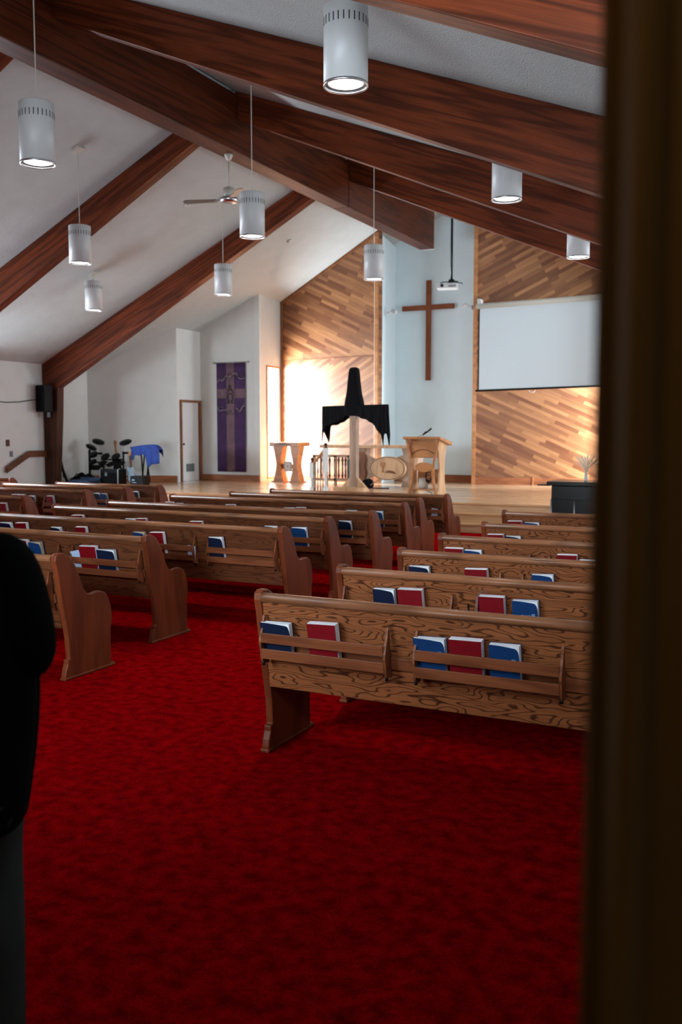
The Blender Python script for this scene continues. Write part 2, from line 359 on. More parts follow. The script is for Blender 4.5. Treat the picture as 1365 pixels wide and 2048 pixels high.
# door frame: moulded casing, right side fills the photograph's right edge
def casing(name, x0, sgn):
    y = YB - .12
    b = MB(); b.prism([(0, .135), (0, -.02), (.022, -.02), (.022, .135)] , 'Z', 0, 2.45, Matrix.Translation((x0, y, 0)) @ Matrix.Diagonal((sgn, 1, 1, 1)))
    q = [(.0, -.0201), (.001, -.026), (.005, -.029), (.009, -.024), (.012, -.024), (.016, -.036), (.023, -.043), (.030, -.043), (.036, -.036), (.040, -.024), (.100, -.020), (.110, -.010), (.110, -.0005), (.0225, -.0005), (.0225, -.0201)]
    b.prism(q, 'Z', 0, 2.45, Matrix.Translation((x0, y, 0)) @ Matrix.Diagonal((sgn, 1, 1, 1)))
    return S(b.build(name, M['jamb']), 'dark stained door frame moulding at the hall entrance')
casing('trim_1', -.112, 1)
casing('trim_2', -1.97, -1)
ld = bpy.data.lights.new('casing_fill_light', 'POINT'); ld.energy = 2.6; ld.color = (1, .72, .36); ld.shadow_soft_size = .04  # added warm fill without a fixture, placed to light the door casing
lo = bpy.data.objects.new('casing_fill_light', ld); lo.location = (-.25, .02, 2.5); COL.objects.link(lo)

# stage and its steps
xs0, xs1 = XW0, XW1
b = MB(); b.box(-12.9, xs1, STY, 23.5, 0, STZ); b.box(xs0, -12.9, STY + .1, 23.5, 0, STZ); S(b.build('floor_stage', M['stage']), 'raised stage of glossy light wood')
b = MB()
for k, (z, y) in enumerate(((STZ, STY - .02), (.32, STY - .30), (.16, STY - .58))):
    if k: b.box(-12.9, xs1, y, STY, z - .16 if k else 0, z)
    b.box(-12.9, xs1, y - .03, y + .05, z - .03, z + .004)
S(b.build('trim_steps', M['stepwood'], bevel=.006), 'wooden steps up to the stage')
S(MB().box(xs0, -12.9, STY + .06, STY + .1, 0, STZ + .07).build('trim_stage_edge', M['dark']))

# rafters (tapered, sloping laminated beams) and the ridge beam
def rafter(y, side, x_end, label):
    d0, dk = (.36, .055) if side < 0 else (.42, .040)
    xs = XC + side * .12; s = SL if side < 0 else SR
    ang = math.atan(s); L = abs(x_end - xs) / math.cos(ang)
    # local: x along slope downward, z perpendicular up
    D0 = d0 * math.cos(ang); D1 = (d0 + dk * abs(x_end - xs)) * math.cos(ang)
    b = MB(); b.prism([(0, -D0), (L, -D1), (L, -.004), (0, -.004)], 'Y', -.1, .1)
    o = b.build('rafter', M['rafter'], bevel=.008, loc=(xs, y + .1, zc(xs)))
    if side > 0: o.rotation_euler = (0, ang, 0)
    else: o.rotation_euler = (0, ang, math.pi)
    return S(o, label)
for y, nm in ((16.57, 'nearest the stage'), (12.6, 'above the middle pews'), (8.65, 'above the near pews')):
    rafter(y, -1, -16.22, 'dark laminated rafter on the left ceiling slope ' + nm)
    rafter(y, 1, -.15, 'dark laminated rafter on the right ceiling slope ' + nm)
rafter(4.62, 1, -.15, 'dark rafter crossing the top right corner of the view')
rafter(4.62, -1, -16.22, 'dark rafter at the back of the left slope')
RX0, RX1, RZ, RY1 = -8.37, -8.03, 6.06, 21.15
b = MB(); b.box(RX0, RX1, YB, 16.5, RZ, 6.93); S(b.build('ridge_beam', M['ridge'], bevel=.01), 'deep dark ridge beam, long rear length')
b = MB(); b.box(RX0, RX1, 16.515, RY1, RZ, 6.93); S(b.build('ridge_beam', M['ridge'], bevel=.01), 'short front length of the ridge beam ending before the pale wall')
S(MB().box(RX0 - .01, RX1 + .01, RY1 - .06, RY1 + .004, RZ - .012, RZ - .001).build('trim_ridge_end', M['white']))
b = MB(); b.prism([(-16.04, STZ), (-15.72, STZ), (-15.60, 2.1), (-15.57, 2.80), (-15.56, 3.25), (-16.04, 3.3)], 'Y', 16.573, 16.767)
S(b.build('trim_post', M['postwood'], bevel=.01), 'dark timber post at the left wall under the front rafter')

# baseboards, corner trims
def strip(name, p0, p1, z0, z1, th, mat, off=0.0):
    p0 = Vector((p0[0], p0[1], 0)); p1 = Vector((p1[0], p1[1], 0)); L = (p1 - p0).length; a = math.atan2(p1.y - p0.y, p1.x - p0.x)
    return S(MB().box(off, L - off, -th, 0, z0, z1).build(name, mat, bevel=.003, loc=p0, rot=(0, 0, a)))
bz = STZ + .17
strip('baseboard_front_left', (XW0, 18.1), (-14.0, 19.03), STZ, bz, .03, M['base'], .02)
strip('baseboard_banner', (-14.0, 20.05), (-12.22, 20.05), STZ, bz, .03, M['base'], .01)
strip('baseboard_panel', PA.xy, PB.xy, STZ, bz, .03, M['base'], .01)
strip('baseboard_recess', (PB.x - .3, 22.1), (PC.x + .1, 22.1), STZ, bz + .02, .03, M['base'], .01)
strip('baseboard_front_right', PC.xy, PD.xy, STZ, bz, .03, M['base'], .02)
dR = (PD - PC).normalized(); dL = (PB - PA).normalized()
def post(name, p, w, z0, z1, th, ang, mat=M['trim']):
    return S(MB().box(-w/2, w/2, -th, .01, z0, z1).build(name, mat, bevel=.003, loc=(p.x, p.y, 0), rot=(0, 0, ang)))
aL = math.atan2(dL.y, dL.x); aR = math.atan2(dR.y, dR.x)
post('trim_panel_left_outer', PA + dL * .04, .05, STZ, zc(PA.x) - .03, .04, aL)
post('trim_panel_left_inner', PB - dL * .04, .09, STZ, zc(PB.x) - .05, .04, aL, M['honey'])
post('trim_panel_right_inner', PC + dR * .045, .09, STZ, zc(PC.x) - .06, .045, aR, M['honey'])
pj = PC + dR * 1.45
post('trim_baseboard_joint', pj, .035, STZ, bz + .02, .045, aR, M['honey'])
L_ = (PB - PA).length
b = MB(); b.prism([(0, zc(PA.x) - .07), (L_, zc(PB.x) - .07), (L_, zc(PB.x)), (0, zc(PA.x))], 'Y', -.035, 0); S(b.build('trim_panel_top', M['trim'], loc=PA, rot=(0, 0, aL)))
S(MB().box(0, L_, -.006, 0, SEAM - .012, SEAM + .012).build('trim_seam', M['trim'], loc=PA, rot=(0, 0, aL)))

# window_1: tall strip beside the panel; window_2 its twin on the right, nave windows, unseen windows added for light
def win(name, loc, rz, w, z0, z1, bars, frame):
    b = MB(); f = .05
    b.box(0, f, -.02, .14, z0, z1); b.box(w - f, w, -.02, .14, z0, z1); b.box(f, w - f, -.02, .14, z0, z0 + f); b.box(f, w - f, -.02, .14, z1 - f, z1)
    o = S(b.build(name, frame, bevel=.004, loc=loc, rot=(0, 0, rz)))
    g = MB().box(f, w - f, .065, .071, z0 + f, z1 - f).build('pane', M['glass'], o)
    b = MB()
    for z in bars: b.box(f, w - f, .05, .085, z - .012, z + .012)
    for x in (.22,) if w < 1 else [w * k / 6 for k in range(1, 6)]: b.box(x - .012, x + .012, .05, .085, z0 + f, z1 - f)
    b.build('mullion', M['lead'], o); return o
aw = math.atan2(21.4 - 20.05, -12.34 + 12.22)
win('window_1', (-12.22 + math.cos(aw) * .38, 20.05 + math.sin(aw) * .38, 0), aw, .75, STZ + .06, 3.42, (1.42, 2.35), M['honey'])['label'] = 'tall narrow bright window in a wood frame beside the wooden panel'
win('window_2', (-3.85, 22.3, 0), R_(-90), .9, STZ + .06, 3.42, (1.42, 2.35), M['honey'])
win('window_3', (XW0, YB + 6.8, 0), R_(90), 7.0, 1.35, 2.65, (), M['trim'])
win('window_7', (-2.95, YB, 0), R_(180), 2.35, 1.5, 2.7, (), M['trim'])  # unseen window added in the back wall to light the pew backs
win('added_window_transom', (-.02, YB, 0), R_(180), 1.98, 2.75, 3.65, (), M['trim'])  # unseen transom added over the door for light on the right pews
win('added_window_chancel', (XW1, 20.1, 0), R_(-90), 3.6, 1.1, 3.1, (), M['trim'])  # unseen window added to brighten the chancel
win('window_4', (XW1, 20.6 - 5.2, 0), R_(-90), 5.8, 1.35, 2.75, (), M['trim'])

# door_1 in the short side wall by the banner
b = MB(); y0, y1 = 19.19, 19.96
b.box(-14.03, -13.96, y0 - .06, y0, STZ, STZ + 2.06); b.box(-14.03, -13.96, y1, y1 + .07, STZ, STZ + 2.06); b.box(-14.03, -13.96, y0, y1, STZ + 2.0, STZ + 2.06)
dr = S(b.build('door_1', M['trim'], bevel=.004), 'narrow white door in brown frame left of the purple banner')
MB().box(-14.06, -14.02, y0 + .003, y1 - .003, STZ + .01, STZ + 1.997).build('door_leaf', M['door'], dr, bevel=.003)
b = MB(); b.lathe([(.022, 0), (.012, .012), (.012, .03), (.026, .04), (.026, .055), (.012, .065)], (-14.02, y0 + .07, STZ + .95), 12, Matrix.Rotation(R_(90), 4, 'Y')); b.build('door_knob', M['black'], dr)
b = MB(); b.box(-14.02, -14.005, y0 + .22, y0 + .55, STZ + .25, STZ + .45)
for k in range(5): b.box(-14.006, -13.998, y0 + .23, y0 + .54, STZ + .27 + k * .035, STZ + .285 + k * .035)
b.build('vent_grille', M['vent'], dr)

# ================================================================ pews
PROFILE = ([(-.052, .865), (-.048, .9), (-.02, .917), (.03, .914), (.09, .88), (.145, .815), (.185, .73), (.225, .635), (.262, .592), (.31, .583), (.36, .59),
            (.41, .59), (.46, .570), (.495, .52), (.517, .45), (.528, .38), (.52, .33), (.507, .29), (.507, .03), (.54, .03), (.54, .0), (.02, .0), (.02, .035),
            (.028, .07), (.036, .09), (.046, .115), (.046, .145), (.070, .15), (.058, .30), (.008, .55), (-.035, .80)])
def backy(z): return -.040 + (.88 - z) * .155      # rear face of the backrest
RACKS = {}
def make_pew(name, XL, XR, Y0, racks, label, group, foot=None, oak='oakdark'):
    L = XR - XL
    root = empty(name, (XL, Y0, 0), 0, label, 'pew', group)
    for x0, x1 in ((0, .045), (L - .045, L)):
        b = MB(); b.prism(PROFILE, 'X', x0, x1); b.box(x0 - .006, x1 + .006, .012, .55, 0, .022)
        b.build('end_panel', M['oakend'], root, bevel=.007)
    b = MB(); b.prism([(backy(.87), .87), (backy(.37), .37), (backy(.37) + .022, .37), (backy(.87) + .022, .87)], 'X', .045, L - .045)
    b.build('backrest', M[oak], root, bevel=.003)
    b = MB(); cy, cz = backy(.88) + .010, .878
    prof = [(cy + .030 * math.cos(a), cz + .026 * math.sin(a)) for a in [2*math.pi*k/14 for k in range(14)]]
    b.prism(prof, 'X', .045, L - .045)
    for f in b.bm.faces:
        if len(f.verts) == 4: f.smooth = True
    b.build('top_rail', M['oakrail'], root)
    b = MB(); b.prism([(backy(.625) - .016, .625), (backy(.56) - .016, .56), (backy(.56) - .001, .56), (backy(.625) - .001, .625)], 'X', .05, L - .05); b.build('back_rail', M['rack'], root, bevel=.003)
    b = MB(); b.box(.045, L - .045, .065, .50, .40, .43); b.box(.045, L - .045, .46, .485, .33, .40); b.build('seat', M['oakend'], root, bevel=.006)
    if foot:
        for x in foot: MB().box(x - .02, x + .02, .12, .46, .0, .40).build('support_leg', M['dark'], root, bevel=.004)
    for x0, x1 in racks:
        x0 -= XL; x1 -= XL
        b = MB(); yb = backy(.62) - .108
        b.prism([(yb + .006, .700), (yb + .013, .645), (yb + .025, .645), (yb + .018, .700)], 'X', x0, x1)
        b.prism([(yb + .018, .612), (yb + .025, .556), (yb + .037, .556), (yb + .030, .612)], 'X', x0, x1)
        b.prism([(yb + .03, .556), (backy(.556) - .017, .556), (backy(.568) - .017, .568), (yb + .03, .568)], 'X', x0 + .002, x1 - .002)
        rk = b.build('book_rack', M['rack'], root, bevel=.0025)
        br = smooth_poly([(backy(.79) - .018, .79), (backy(.775) - .032, .782), (backy(.74) - .045, .735), (yb + .028, .70), (yb + .01, .64), (yb + .024, .60), (yb + .03, .55), (yb + .045, .53), (backy(.53) - .018, .52)], 1)
        for xx in (x0 - .012, x1):
            b = MB(); b.prism(br, 'X', xx, xx + .012); b.build('rack_bracket', M['rack'], rk)
        for xx in (x0 - .006, x1 + .006):
            MB().tube([(xx, yb + .05, .535), (xx, yb + .05, .515)], .009, 8).build('peg', M['black'], rk)
    RACKS[Y0] = racks
    return root

PEWS = {}
# right block, seen from behind at the right; X of the left end and Y of the top measured on the photograph
RL = [(-2.62, 4.27), (-2.65, 5.31), (-2.64, 6.28), (-2.71, 7.32), (-2.70, 8.46), (-2.90, 9.80)]
ordn = ['nearest', 'second', 'third', 'fourth', 'fifth', 'sixth', 'seventh', 'eighth']
for i, (x, y) in enumerate(RL):
    rk = []; xx = x + .07
    while xx + .72 < -.2: rk.append((xx, xx + .71)); xx += .88
    PEWS['R%d' % i] = make_pew('pew', x, -.2, y, rk, 'stained oak pew right of the aisle, %s row from the camera' % ordn[i], 'pews in the block right of the aisle', oak='oak')
MRt = [(-4.62, 4.90), (-4.80, 6.12), (-4.13, 7.19), (-4.21, 8.24), (-4.11, 9.08), (-4.25, 10.32), (-4.38, 11.13), (-4.30, 11.95)]
MLt = [-7.9, -7.9, -7.88, -7.84, -7.75, -7.72, -7.28, -7.10]
for i, ((x, y), xl) in enumerate(zip(MRt, MLt)):
    rk = []; xx = x - .07
    while xx - .72 > xl + .05: rk.append((xx - .71, xx)); xx -= .88
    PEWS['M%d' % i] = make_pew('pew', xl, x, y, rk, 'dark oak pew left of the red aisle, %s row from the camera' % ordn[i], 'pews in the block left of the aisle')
FRt = [(-9.22, 9.18, -12.6), (-9.35, 10.5, -12.3), (-9.33, 11.38, -11.93), (-9.17, 11.98, -11.33)]
for i, (x, y, xl) in enumerate(FRt):
    rk = []; xx = x - .07
    while xx - .72 > xl + .05: rk.append((xx - .71, xx)); xx -= .88
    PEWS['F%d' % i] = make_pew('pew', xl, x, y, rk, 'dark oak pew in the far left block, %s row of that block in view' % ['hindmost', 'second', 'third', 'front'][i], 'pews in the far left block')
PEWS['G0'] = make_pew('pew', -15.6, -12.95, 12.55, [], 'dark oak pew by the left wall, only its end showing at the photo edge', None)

# ================================================================ books in the racks
def make_book(name, kind, w, h, t, label, group, detail=False):
    root = empty(name, (0, 0, 0), 0, label, 'book', group)
    # local: x width, z height, y thickness away from viewer, front cover at y=0
    cov = M['red'] if kind == 'red' else (M['navy'] if kind in ('navy', 'dark') else M['blue'])
    pg = M['tan'] if kind == 'tan' else M['pages']
    b = MB(); b.box(.002, w - .003, .0025, t - .0025, .003, h - .002); b.build('page_block', pg, root)
    if kind == 'red': pts = [(0, 0), (w - .004, 0), (w - .004, h - .004), (0, h - .004)]
    else:
        c = [(w - .003, 0), (w - .003, h * .66), (w - .007, h * .84), (w - .018, h * .93), (w - .04, h - .011), (w * .4, h - .004), (0, h - .001)]
        pts = [(0, 0)] + smooth_poly(c, 1)
    b = MB(); b.prism(pts, 'Y', 0, .0024); b.box(0, .0025, .0024, t - .0024, 0, h - .003); b.build('front_cover', cov, root)
    MB().box(0, w, t - .0024, t, 0, h).build('back_cover', cov, root)
    if detail and kind == 'blue':
        b = MB(); q = .0085; lx, lz = w - .04, h * .56
        for i in (0, 1):
            for j in (0, 1):
                x0, z0 = lx + i * (q + .002), lz + j * (q + .002)
                for a in ((x0, x0 + q, z0, z0 + .0011), (x0, x0 + q, z0 + q - .0011, z0 + q), (x0, x0 + .0011, z0, z0 + q), (x0 + q - .0011, x0 + q, z0, z0 + q)):
                    b.box(a[0], a[1], -.0006, .0002, a[2], a[3])
                b.box(x0 + .003, x0 + .0055, -.0006, .0002, z0 + .003, z0 + .0055)
        x = lx - .062; rnd = random.Random(3)
        for k, ch in enumerate('xxxx x xxx xxxxxxx'):
            if ch == 'x':
                hh = .0030 + .0022 * rnd.random()
                b.box(x, x + .0008, -.0006, .0002, lz + .008, lz + .008 + hh); b.box(x, x + .0022, -.0006, .0002, lz + .008 + (0 if k % 2 else hh - .0008), lz + .0088 + (0 if k % 2 else hh - .0008))
            x += .0033
        b.build('cover_lettering', M['lettering'], root)
    return root
def paper(name, w, h, label, cat='leaflet', n=2):
    root = None
    b = MB()
    for k in range(n): b.box(-w/2 + .01 * k, w/2 + .01 * k, .004 * k, .004 * k + .0012, 0 + .004 * k, h + .012 * k, Matrix.Rotation(R_(6 - 9 * k), 4, 'Y'))
    o = b.build(name, M['paper']); return tag(o, label, cat)
pew_say = {}
for i in range(6): pew_say['R%d' % i] = '%s pew right of the aisle' % ordn[i]
for i in range(8): pew_say['M%d' % i] = '%s pew left of the aisle' % ordn[i]
for i in range(4): pew_say['F%d' % i] = '%s far-left pew' % ['hindmost', 'second', 'third', 'front'][i]
Z0 = .568
# per pew: kind, x of the lower-left visible corner and right side, top y, in photograph pixels
BK = {
 'R0': [('navy', 518, 577, 1245), ('red', 614, 672, 1246), ('blue', 824, 887, 1276), ('red', 895, 962, 1277), ('blue', 974, 1036, 1289)],
 'R1': [('navy', 749, 792, 1178), ('red', 800, 849, 1178), ('red', 961, 1013, 1192), ('blue', 1028, 1080, 1202)],
 'R2': [('navy', 821, 862, 1139), ('red', 934, 980, 1138), ('blue', 1067, 1111, 1149)],
 'R3': [('red', 892, 929, 1093), ('blue', 931, 966, 1099), ('red', 1117, 1158, 1106), ('dark', 1161, 1195, 1111)],
 'R4': [('red', 978, 1011, 1064), ('navy', 1013, 1044, 1073)],
 'R5': [('red', 1018, 1047, 1040), ('blue', 1051, 1081, 1043)],
 'M1': [('red', 34, 58, 1080), ('tanblue', 60, 84, 1085), ('red', 162, 195, 1092), ('navy', 193, 228, 1100)],
 'M2': [('navy', -12, 12, 1045), ('red', 35, 57, 1046), ('navy', 103, 123, 1055), ('red', 154, 175, 1054), ('tanblue', 256, 279, 1064), ('red', 303, 330, 1065), ('navy', 396, 424, 1074)],
 'M3': [('red', 146, 169, 1030), ('navy', 238, 261, 1036), ('red', 263, 283, 1039), ('red', 382, 407, 1043), ('navy', 530, 556, 1054), ('blue', 585, 615, 1060)],
 'M4': [('red', 236, 255, 1018), ('navy', 340, 360, 1023), ('navy', 679, 704, 1059)],
 'M5': [('red', 332, 349, 1004), ('navy', 351, 366, 1007), ('red', 443, 463, 1010), ('navy', 559, 581, 1015), ('red', 593, 613, 1018), ('navy', 680, 702, 1020), ('blue', 748, 765, 1025)],
 'F0': [('red', 0, 14, 1000)],
 'F1': [('red', 25, 38, 988), ('navy', 58, 72, 991), ('red', 95, 107, 990), ('red', 38, 48, 989)],
 'F2': [('red', 21, 34, 975), ('red', 69, 81, 977), ('red', 129, 142, 980), ('navy', 187, 201, 984), ('tanblue', 202, 214, 987)],
 'F3': [('navy', 262, 278, 979)],
}
for pk, lst in BK.items():
    Y0 = PEWS[pk].location.y; lst = sorted(lst, key=lambda q: q[1]); n = len(lst)
    Y0r = min(RACKS, key=lambda y: abs(y - Y0)); prev = (0, 0)
    for k, (kind, xa, xb, yt) in enumerate(lst):
        h = {'red': .235, 'navy': .225, 'blue': .225, 'dark': .2, 'tanblue': .225}[kind]
        rack_y = Y0 + backy(.62) - .066
        p = at(xa, yt, Y=rack_y); q = at(xb, yt, Y=rack_y); w = max(.13, min(.185, abs(q.x - p.x)))
        h = max(.17, min(.26, p.z - Z0 + .005)) if pk in ('R0', 'R1', 'M1', 'M2') else h
        col = {'red': 'red', 'navy': 'dark navy', 'blue': 'bright blue', 'dark': 'black', 'tanblue': 'blue tan-edged'}[kind]
        pos = ('the only one' if n == 1 else ('leftmost' if k == 0 else ('rightmost' if k == n - 1 else ['', 'second', 'third', 'fourth', 'fifth', 'sixth', 'seventh'][k] + ' from left')))
        lab = '%s book, %s racked behind the %s' % (col, pos, pew_say[pk])
        o = make_book('hymnal', 'tan' if kind == 'tanblue' else kind, w, h, .044 if kind == 'red' else .037, lab, 'hymnals behind the ' + pew_say[pk], detail=pk in ('R0', 'R1', 'M1'))
        if kind == 'tanblue':
            for ch in o.children:
                if ch.name.startswith(('front', 'back')): ch.data.materials[0] = M['blue']
        lean = math.atan(.155)
        yb_ = Y0 + backy(Z0) - .018 - (.045 if kind == 'red' else .038)
        bx = p.x; best = None
        for r0, r1 in RACKS.get(Y0r, []):
            c_ = min(max(bx, r0 + .012), r1 - w - .008)
            if best is None or abs(c_ - bx) < abs(best - bx): best = c_
        if best is not None and abs(best - bx) < .13 and pk != 'R0': p.x = best
        if k and abs(prev[1] - p.y) < .05 and p.x < prev[0] + .002: p.x = prev[0] + .002
        prev = (p.x + w, p.y)
        o.location = (p.x + (.016 if pk == 'R0' else 0), yb_, Z0 + .0015); o.rotation_euler = (lean, -R_(random.uniform(1.2, 2.6)), R_(random.uniform(-1.0, 1.0)))
def in_rack(o, pk, x, y, z=None, lean=.16):
    Y0 = PEWS[pk].location.y; p = at(x, y, Y=Y0 + backy(.62) - .075); o.location = (p.x, Y0 + backy(Z0) - .062, Z0 + .002 if z is None else z); o.rotation_euler = (lean, 0, 0); return o
in_rack(paper('folded_leaflet', .10, .155, 'pale blue folded leaflets fanned out behind the second pew left of the aisle', n=3), 'M1', 152, 1120)
in_rack(paper('folded_leaflet', .085, .13, 'pale blue leaflet standing beside a navy book behind the third left pew', n=1), 'M2', 381, 1100)
in_rack(paper('folded_leaflet', .09, .14, 'small pale leaflet in the end rack of the frontmost pew left of the aisle', n=1), 'M7', 868, 1022, z=.575)
b = MB(); b.tube([(0, 0, -.05), (0, .004, .09)], .006, 8); b.tube([(0, .004, .09), (0, .005, .105)], [.006, .002], 8)
in_rack(tag(b.build('pen', M['black']), 'dark pen standing between two racks behind the second right-hand pew', 'pen'), 'R1', 936, 1225, z=.64)
# ribbon marker hanging from the red book of the second row
b = MB(); pw = PEWS['R1'].location; p = at(961, 1192, Y=pw.y + backy(.62) - .08)
b.tube([(p.x + .035, p.y + .02, p.z + .015), (p.x + .01, p.y + .0, p.z + .03), (p.x - .01, p.y - .01, p.z + .01), (p.x - .012, p.y - .012, p.z - .08), (p.x - .008, p.y - .014, p.z - .14)], .0028, 6)
tag(b.build('ribbon_marker', M['mauve']), 'mauve ribbon marker dangling from a red book behind the second right pew', 'ribbon')

# ================================================================ ceiling fixtures
def pendant_proto():
    D, Hh = .168, .57
    root = empty('pendant_lamp', (0, 0, 0), 0, 'x', 'ceiling lamp', 'cylinder pendant lamps')      # base = bottom rim centre
    b = MB(); b.lathe([(D - .004, .004), (D, .004), (D, Hh - .006), (D - .006, Hh), (.02, Hh), (.02, Hh - .006), (D - .012, Hh - .006), (D - .012, .004)], n=48, closed=True); b.build('shade', M['white'], root)
    b = MB(); b.lathe([(D - .012, -.006), (D + .002, -.006), (D + .002, .012), (D - .012, .012)], n=48, closed=True); b.build('rim', M['chrome'], root)
    b = MB()
    for k in range(26):
        a = 2 * math.pi * k / 26; r = Matrix.Rotation(a, 4, 'Z')
        b.box(D - .002, D + .0015, -.004, .004, Hh * .735, Hh * .735 + .062, r)
    b.build('vent_slots', M['slot'], root)
    b = MB(); b.lathe([(D - .034, .014), (D - .014, .012), (D - .014, .05), (D - .034, .05)], n=40, closed=True); b.build('reflector', M['nickel'], root)
    b = MB(); b.lathe([(.001, .018), (D - .036, .018), (D - .036, .03), (.001, .03)], n=40); b.build('led_disc', M['led'], root)
    b = MB(); b.lathe([(.014, Hh - .002), (.014, Hh + .03), (.006, Hh + .04)], n=12); b.build('cord_grip', M['nickel'], root)
    ld = bpy.data.lights.new('lamp_light', 'SPOT'); ld.energy = LAMP_W; ld.spot_size = R_(100); ld.spot_blend = .9; ld.shadow_soft_size = .085; ld.color = (1, .955, .90)
    lo = bpy.data.objects.new('lamp_light', ld); COL.objects.link(lo); lo.parent = root; lo.location = (0, 0, -.012)
    return root
lamp0 = pendant_proto(); first = True
def hang_lamp(x, y, o, label, LZ=4.36):
    o.location = (x, y, LZ); o['label'] = label
    b = MB(); zt = zc(x); b.tube([(0, 0, .58), (0, 0, zt - LZ - .02)], .006, 6); b.build('cord', M['offwhite'], o)
    b = MB(); b.box(-.075, .075, -.075, .075, -.045, .0); b.build('canopy', M['offwhite'], o, bevel=.008, loc=(0, 0, zt - LZ - .002), rot=(0, math.atan(SR) if x > XC else -math.atan(SL), 0))
LZ = 4.36
sayx = {0: 'right of the aisle', 1: 'left of the aisle', 2: 'just left of the ridge beam', 3: 'far left under the slope'}
sayy = {0: 'nearest the camera', 1: 'in the middle row', 2: 'nearest the stage'}
vis = {(0, 0): (692, 172), (0, 1): (1014, 400), (0, 2): (1157, 515), (1, 0): (76, 328), (1, 1): (505, 474), (1, 2): (748, 559), (2, 1): (161, 527), (2, 2): (447, 590), (3, 2): (188, 621)}
protos = [lamp0] + [copy_tree(lamp0) for _ in range(11)]
for (i, j), (px, py) in vis.items():
    z = LZ if i < 3 else 4.15
    p = at(px, py, Z=z)
    hang_lamp(p.x, p.y, protos.pop(), 'white slotted pendant lamp %s, %s' % (sayx[i], sayy[j]), z)
# three more lamps of the same grid hang beyond the left edge of the view and light the hall
for (x, y), w in zip(((-12.9, 10.8), (-9.73, 6.9), (-12.9, 6.9)), ('beside the middle row', 'near the ridge in the row nearest the camera', 'far left in the row nearest the camera')):
    hang_lamp(x, y, protos.pop(), 'white pendant lamp out of view, ' + w, 4.36 if x > -11 else 4.0)

# ceiling fan under the ridge beam
fx, fy = -8.2, 12.58
root = empty('ceiling_fan', (fx, fy, RZ), 0, 'white ceiling fan hanging from the ridge beam with dark slim blades', 'ceiling fan')
MB().lathe([(.065, 0), (.065, -.03), (.045, -.075), (.018, -.10)], n=20).build('canopy', M['offwhite'], root)
MB().tube([(0, 0, -.09), (0, 0, -.52)], .013, 8).build('downrod', M['offwhite'], root)
MB().lathe([(.03, -.50), (.085, -.52), (.095, -.60), (.085, -.655), (.05, -.66)], n=24).build('motor_cover', M['offwhite'], root)
MB().lathe([(.05, -.66), (.135, -.672), (.15, -.70), (.12, -.735), (.06, -.75)], n=28).build('motor', M['chrome'], root)
for k, a in enumerate((R_(196), R_(316), R_(76))):
    r = Matrix.Rotation(a, 4, 'Z')
    b = MB(); b.box(.13, .24, -.018, .018, -.708, -.70, r); b.build('blade_iron', M['chrome'], root)
    b = MB(); b.prism([(.20, -.045), (.70, -.065), (.745, -.03), (.745, .03), (.70, .065), (.20, .045)], 'Z', -.004, .004, Matrix.Translation((0, 0, -.70)) @ r @ Matrix.Rotation(R_(12), 4, 'X')); b.build('blade', M['fanblade'], root)
# small round detectors on the left slope
def onslope(px, py):
    d = _F + _R * ((px - 682.5) / FPX) - _U * ((py - 1024) / FPX); t = (ZR - EYE + SL * (-XC)) / (d.z - SL * d.x); return Vector((0, 0, EYE)) + d * t
for (px, py), lb in (((579, 481), 'small round white detector on the ceiling near the stage'), ((375, 408), 'small round white detector on the ceiling beside the fan')):
    p = onslope(px, py); b = MB(); b.lathe([(.055, .0), (.06, -.02), (.04, -.05), (.015, -.055)], n=20, rot=Matrix.Rotation(-math.atan(SL), 4, 'Y')); tag(b.build('smoke_detector', M['offwhite'], loc=p), lb, 'smoke detector', 'round detectors on the left ceiling')

# ================================================================ front wall
CY = 22.05
c = at(857, 761, Y=CY); d = at(857, 561, Y=CY); a1 = at(806, 620, Y=CY); a2 = at(909, 610, Y=CY)
root = empty('wall_cross', (c.x, CY, c.z), 0, 'large plain reddish wood cross on the pale blue recess wall', 'cross')
hh = d.z - c.z; za = (a1.z + a2.z) / 2 - c.z
MB().box(-.062, .062, -.045, .03, 0, hh).build('upright', M['cross'], root, bevel=.006)
b = MB(); b.box(a1.x - c.x, a2.x - c.x, -.052, .03, za - .060, za + .060); b.build('crossbar', wood('cross_wood_x', (.13, .035, .014), (.27, .082, .034), 'X', 3, 8, .8, .4, .5, .3), root, bevel=.006)

def wall_spot(x, y, z, sgn, lb):
    root = empty('wall_spotlight', (x, y, z), 0, lb, 'spotlight', 'small spotlights beside the cross')
    MB().lathe([(.05, 0), (.05, .02), (.03, .03)], n=16, rot=Matrix.Rotation(R_(90 * sgn), 4, 'Y')).build('base', M['white'], root)
    MB().tube([(sgn * .02, 0, 0), (sgn * .10, -.02, .06), (sgn * .16, -.03, .06)], .012, 8).build('arm', M['white'], root)
    MB().lathe([(.03, 0), (.045, .03), (.05, .12), (.045, .14)], (sgn * .13, -.03, .08), 16, Matrix.Rotation(R_(118 * sgn), 4, 'Y')).build('head', M['white'], root)
p = at(764, 638, X=PB.x - .03); wall_spot(PB.x + .01, PB.y + .5, 4.62, 1, 'small white spotlight left of the wall cross')
wall_spot(PC.x - .03, PC.y + .02, 4.68, -1, 'small white spotlight right of the wall cross')

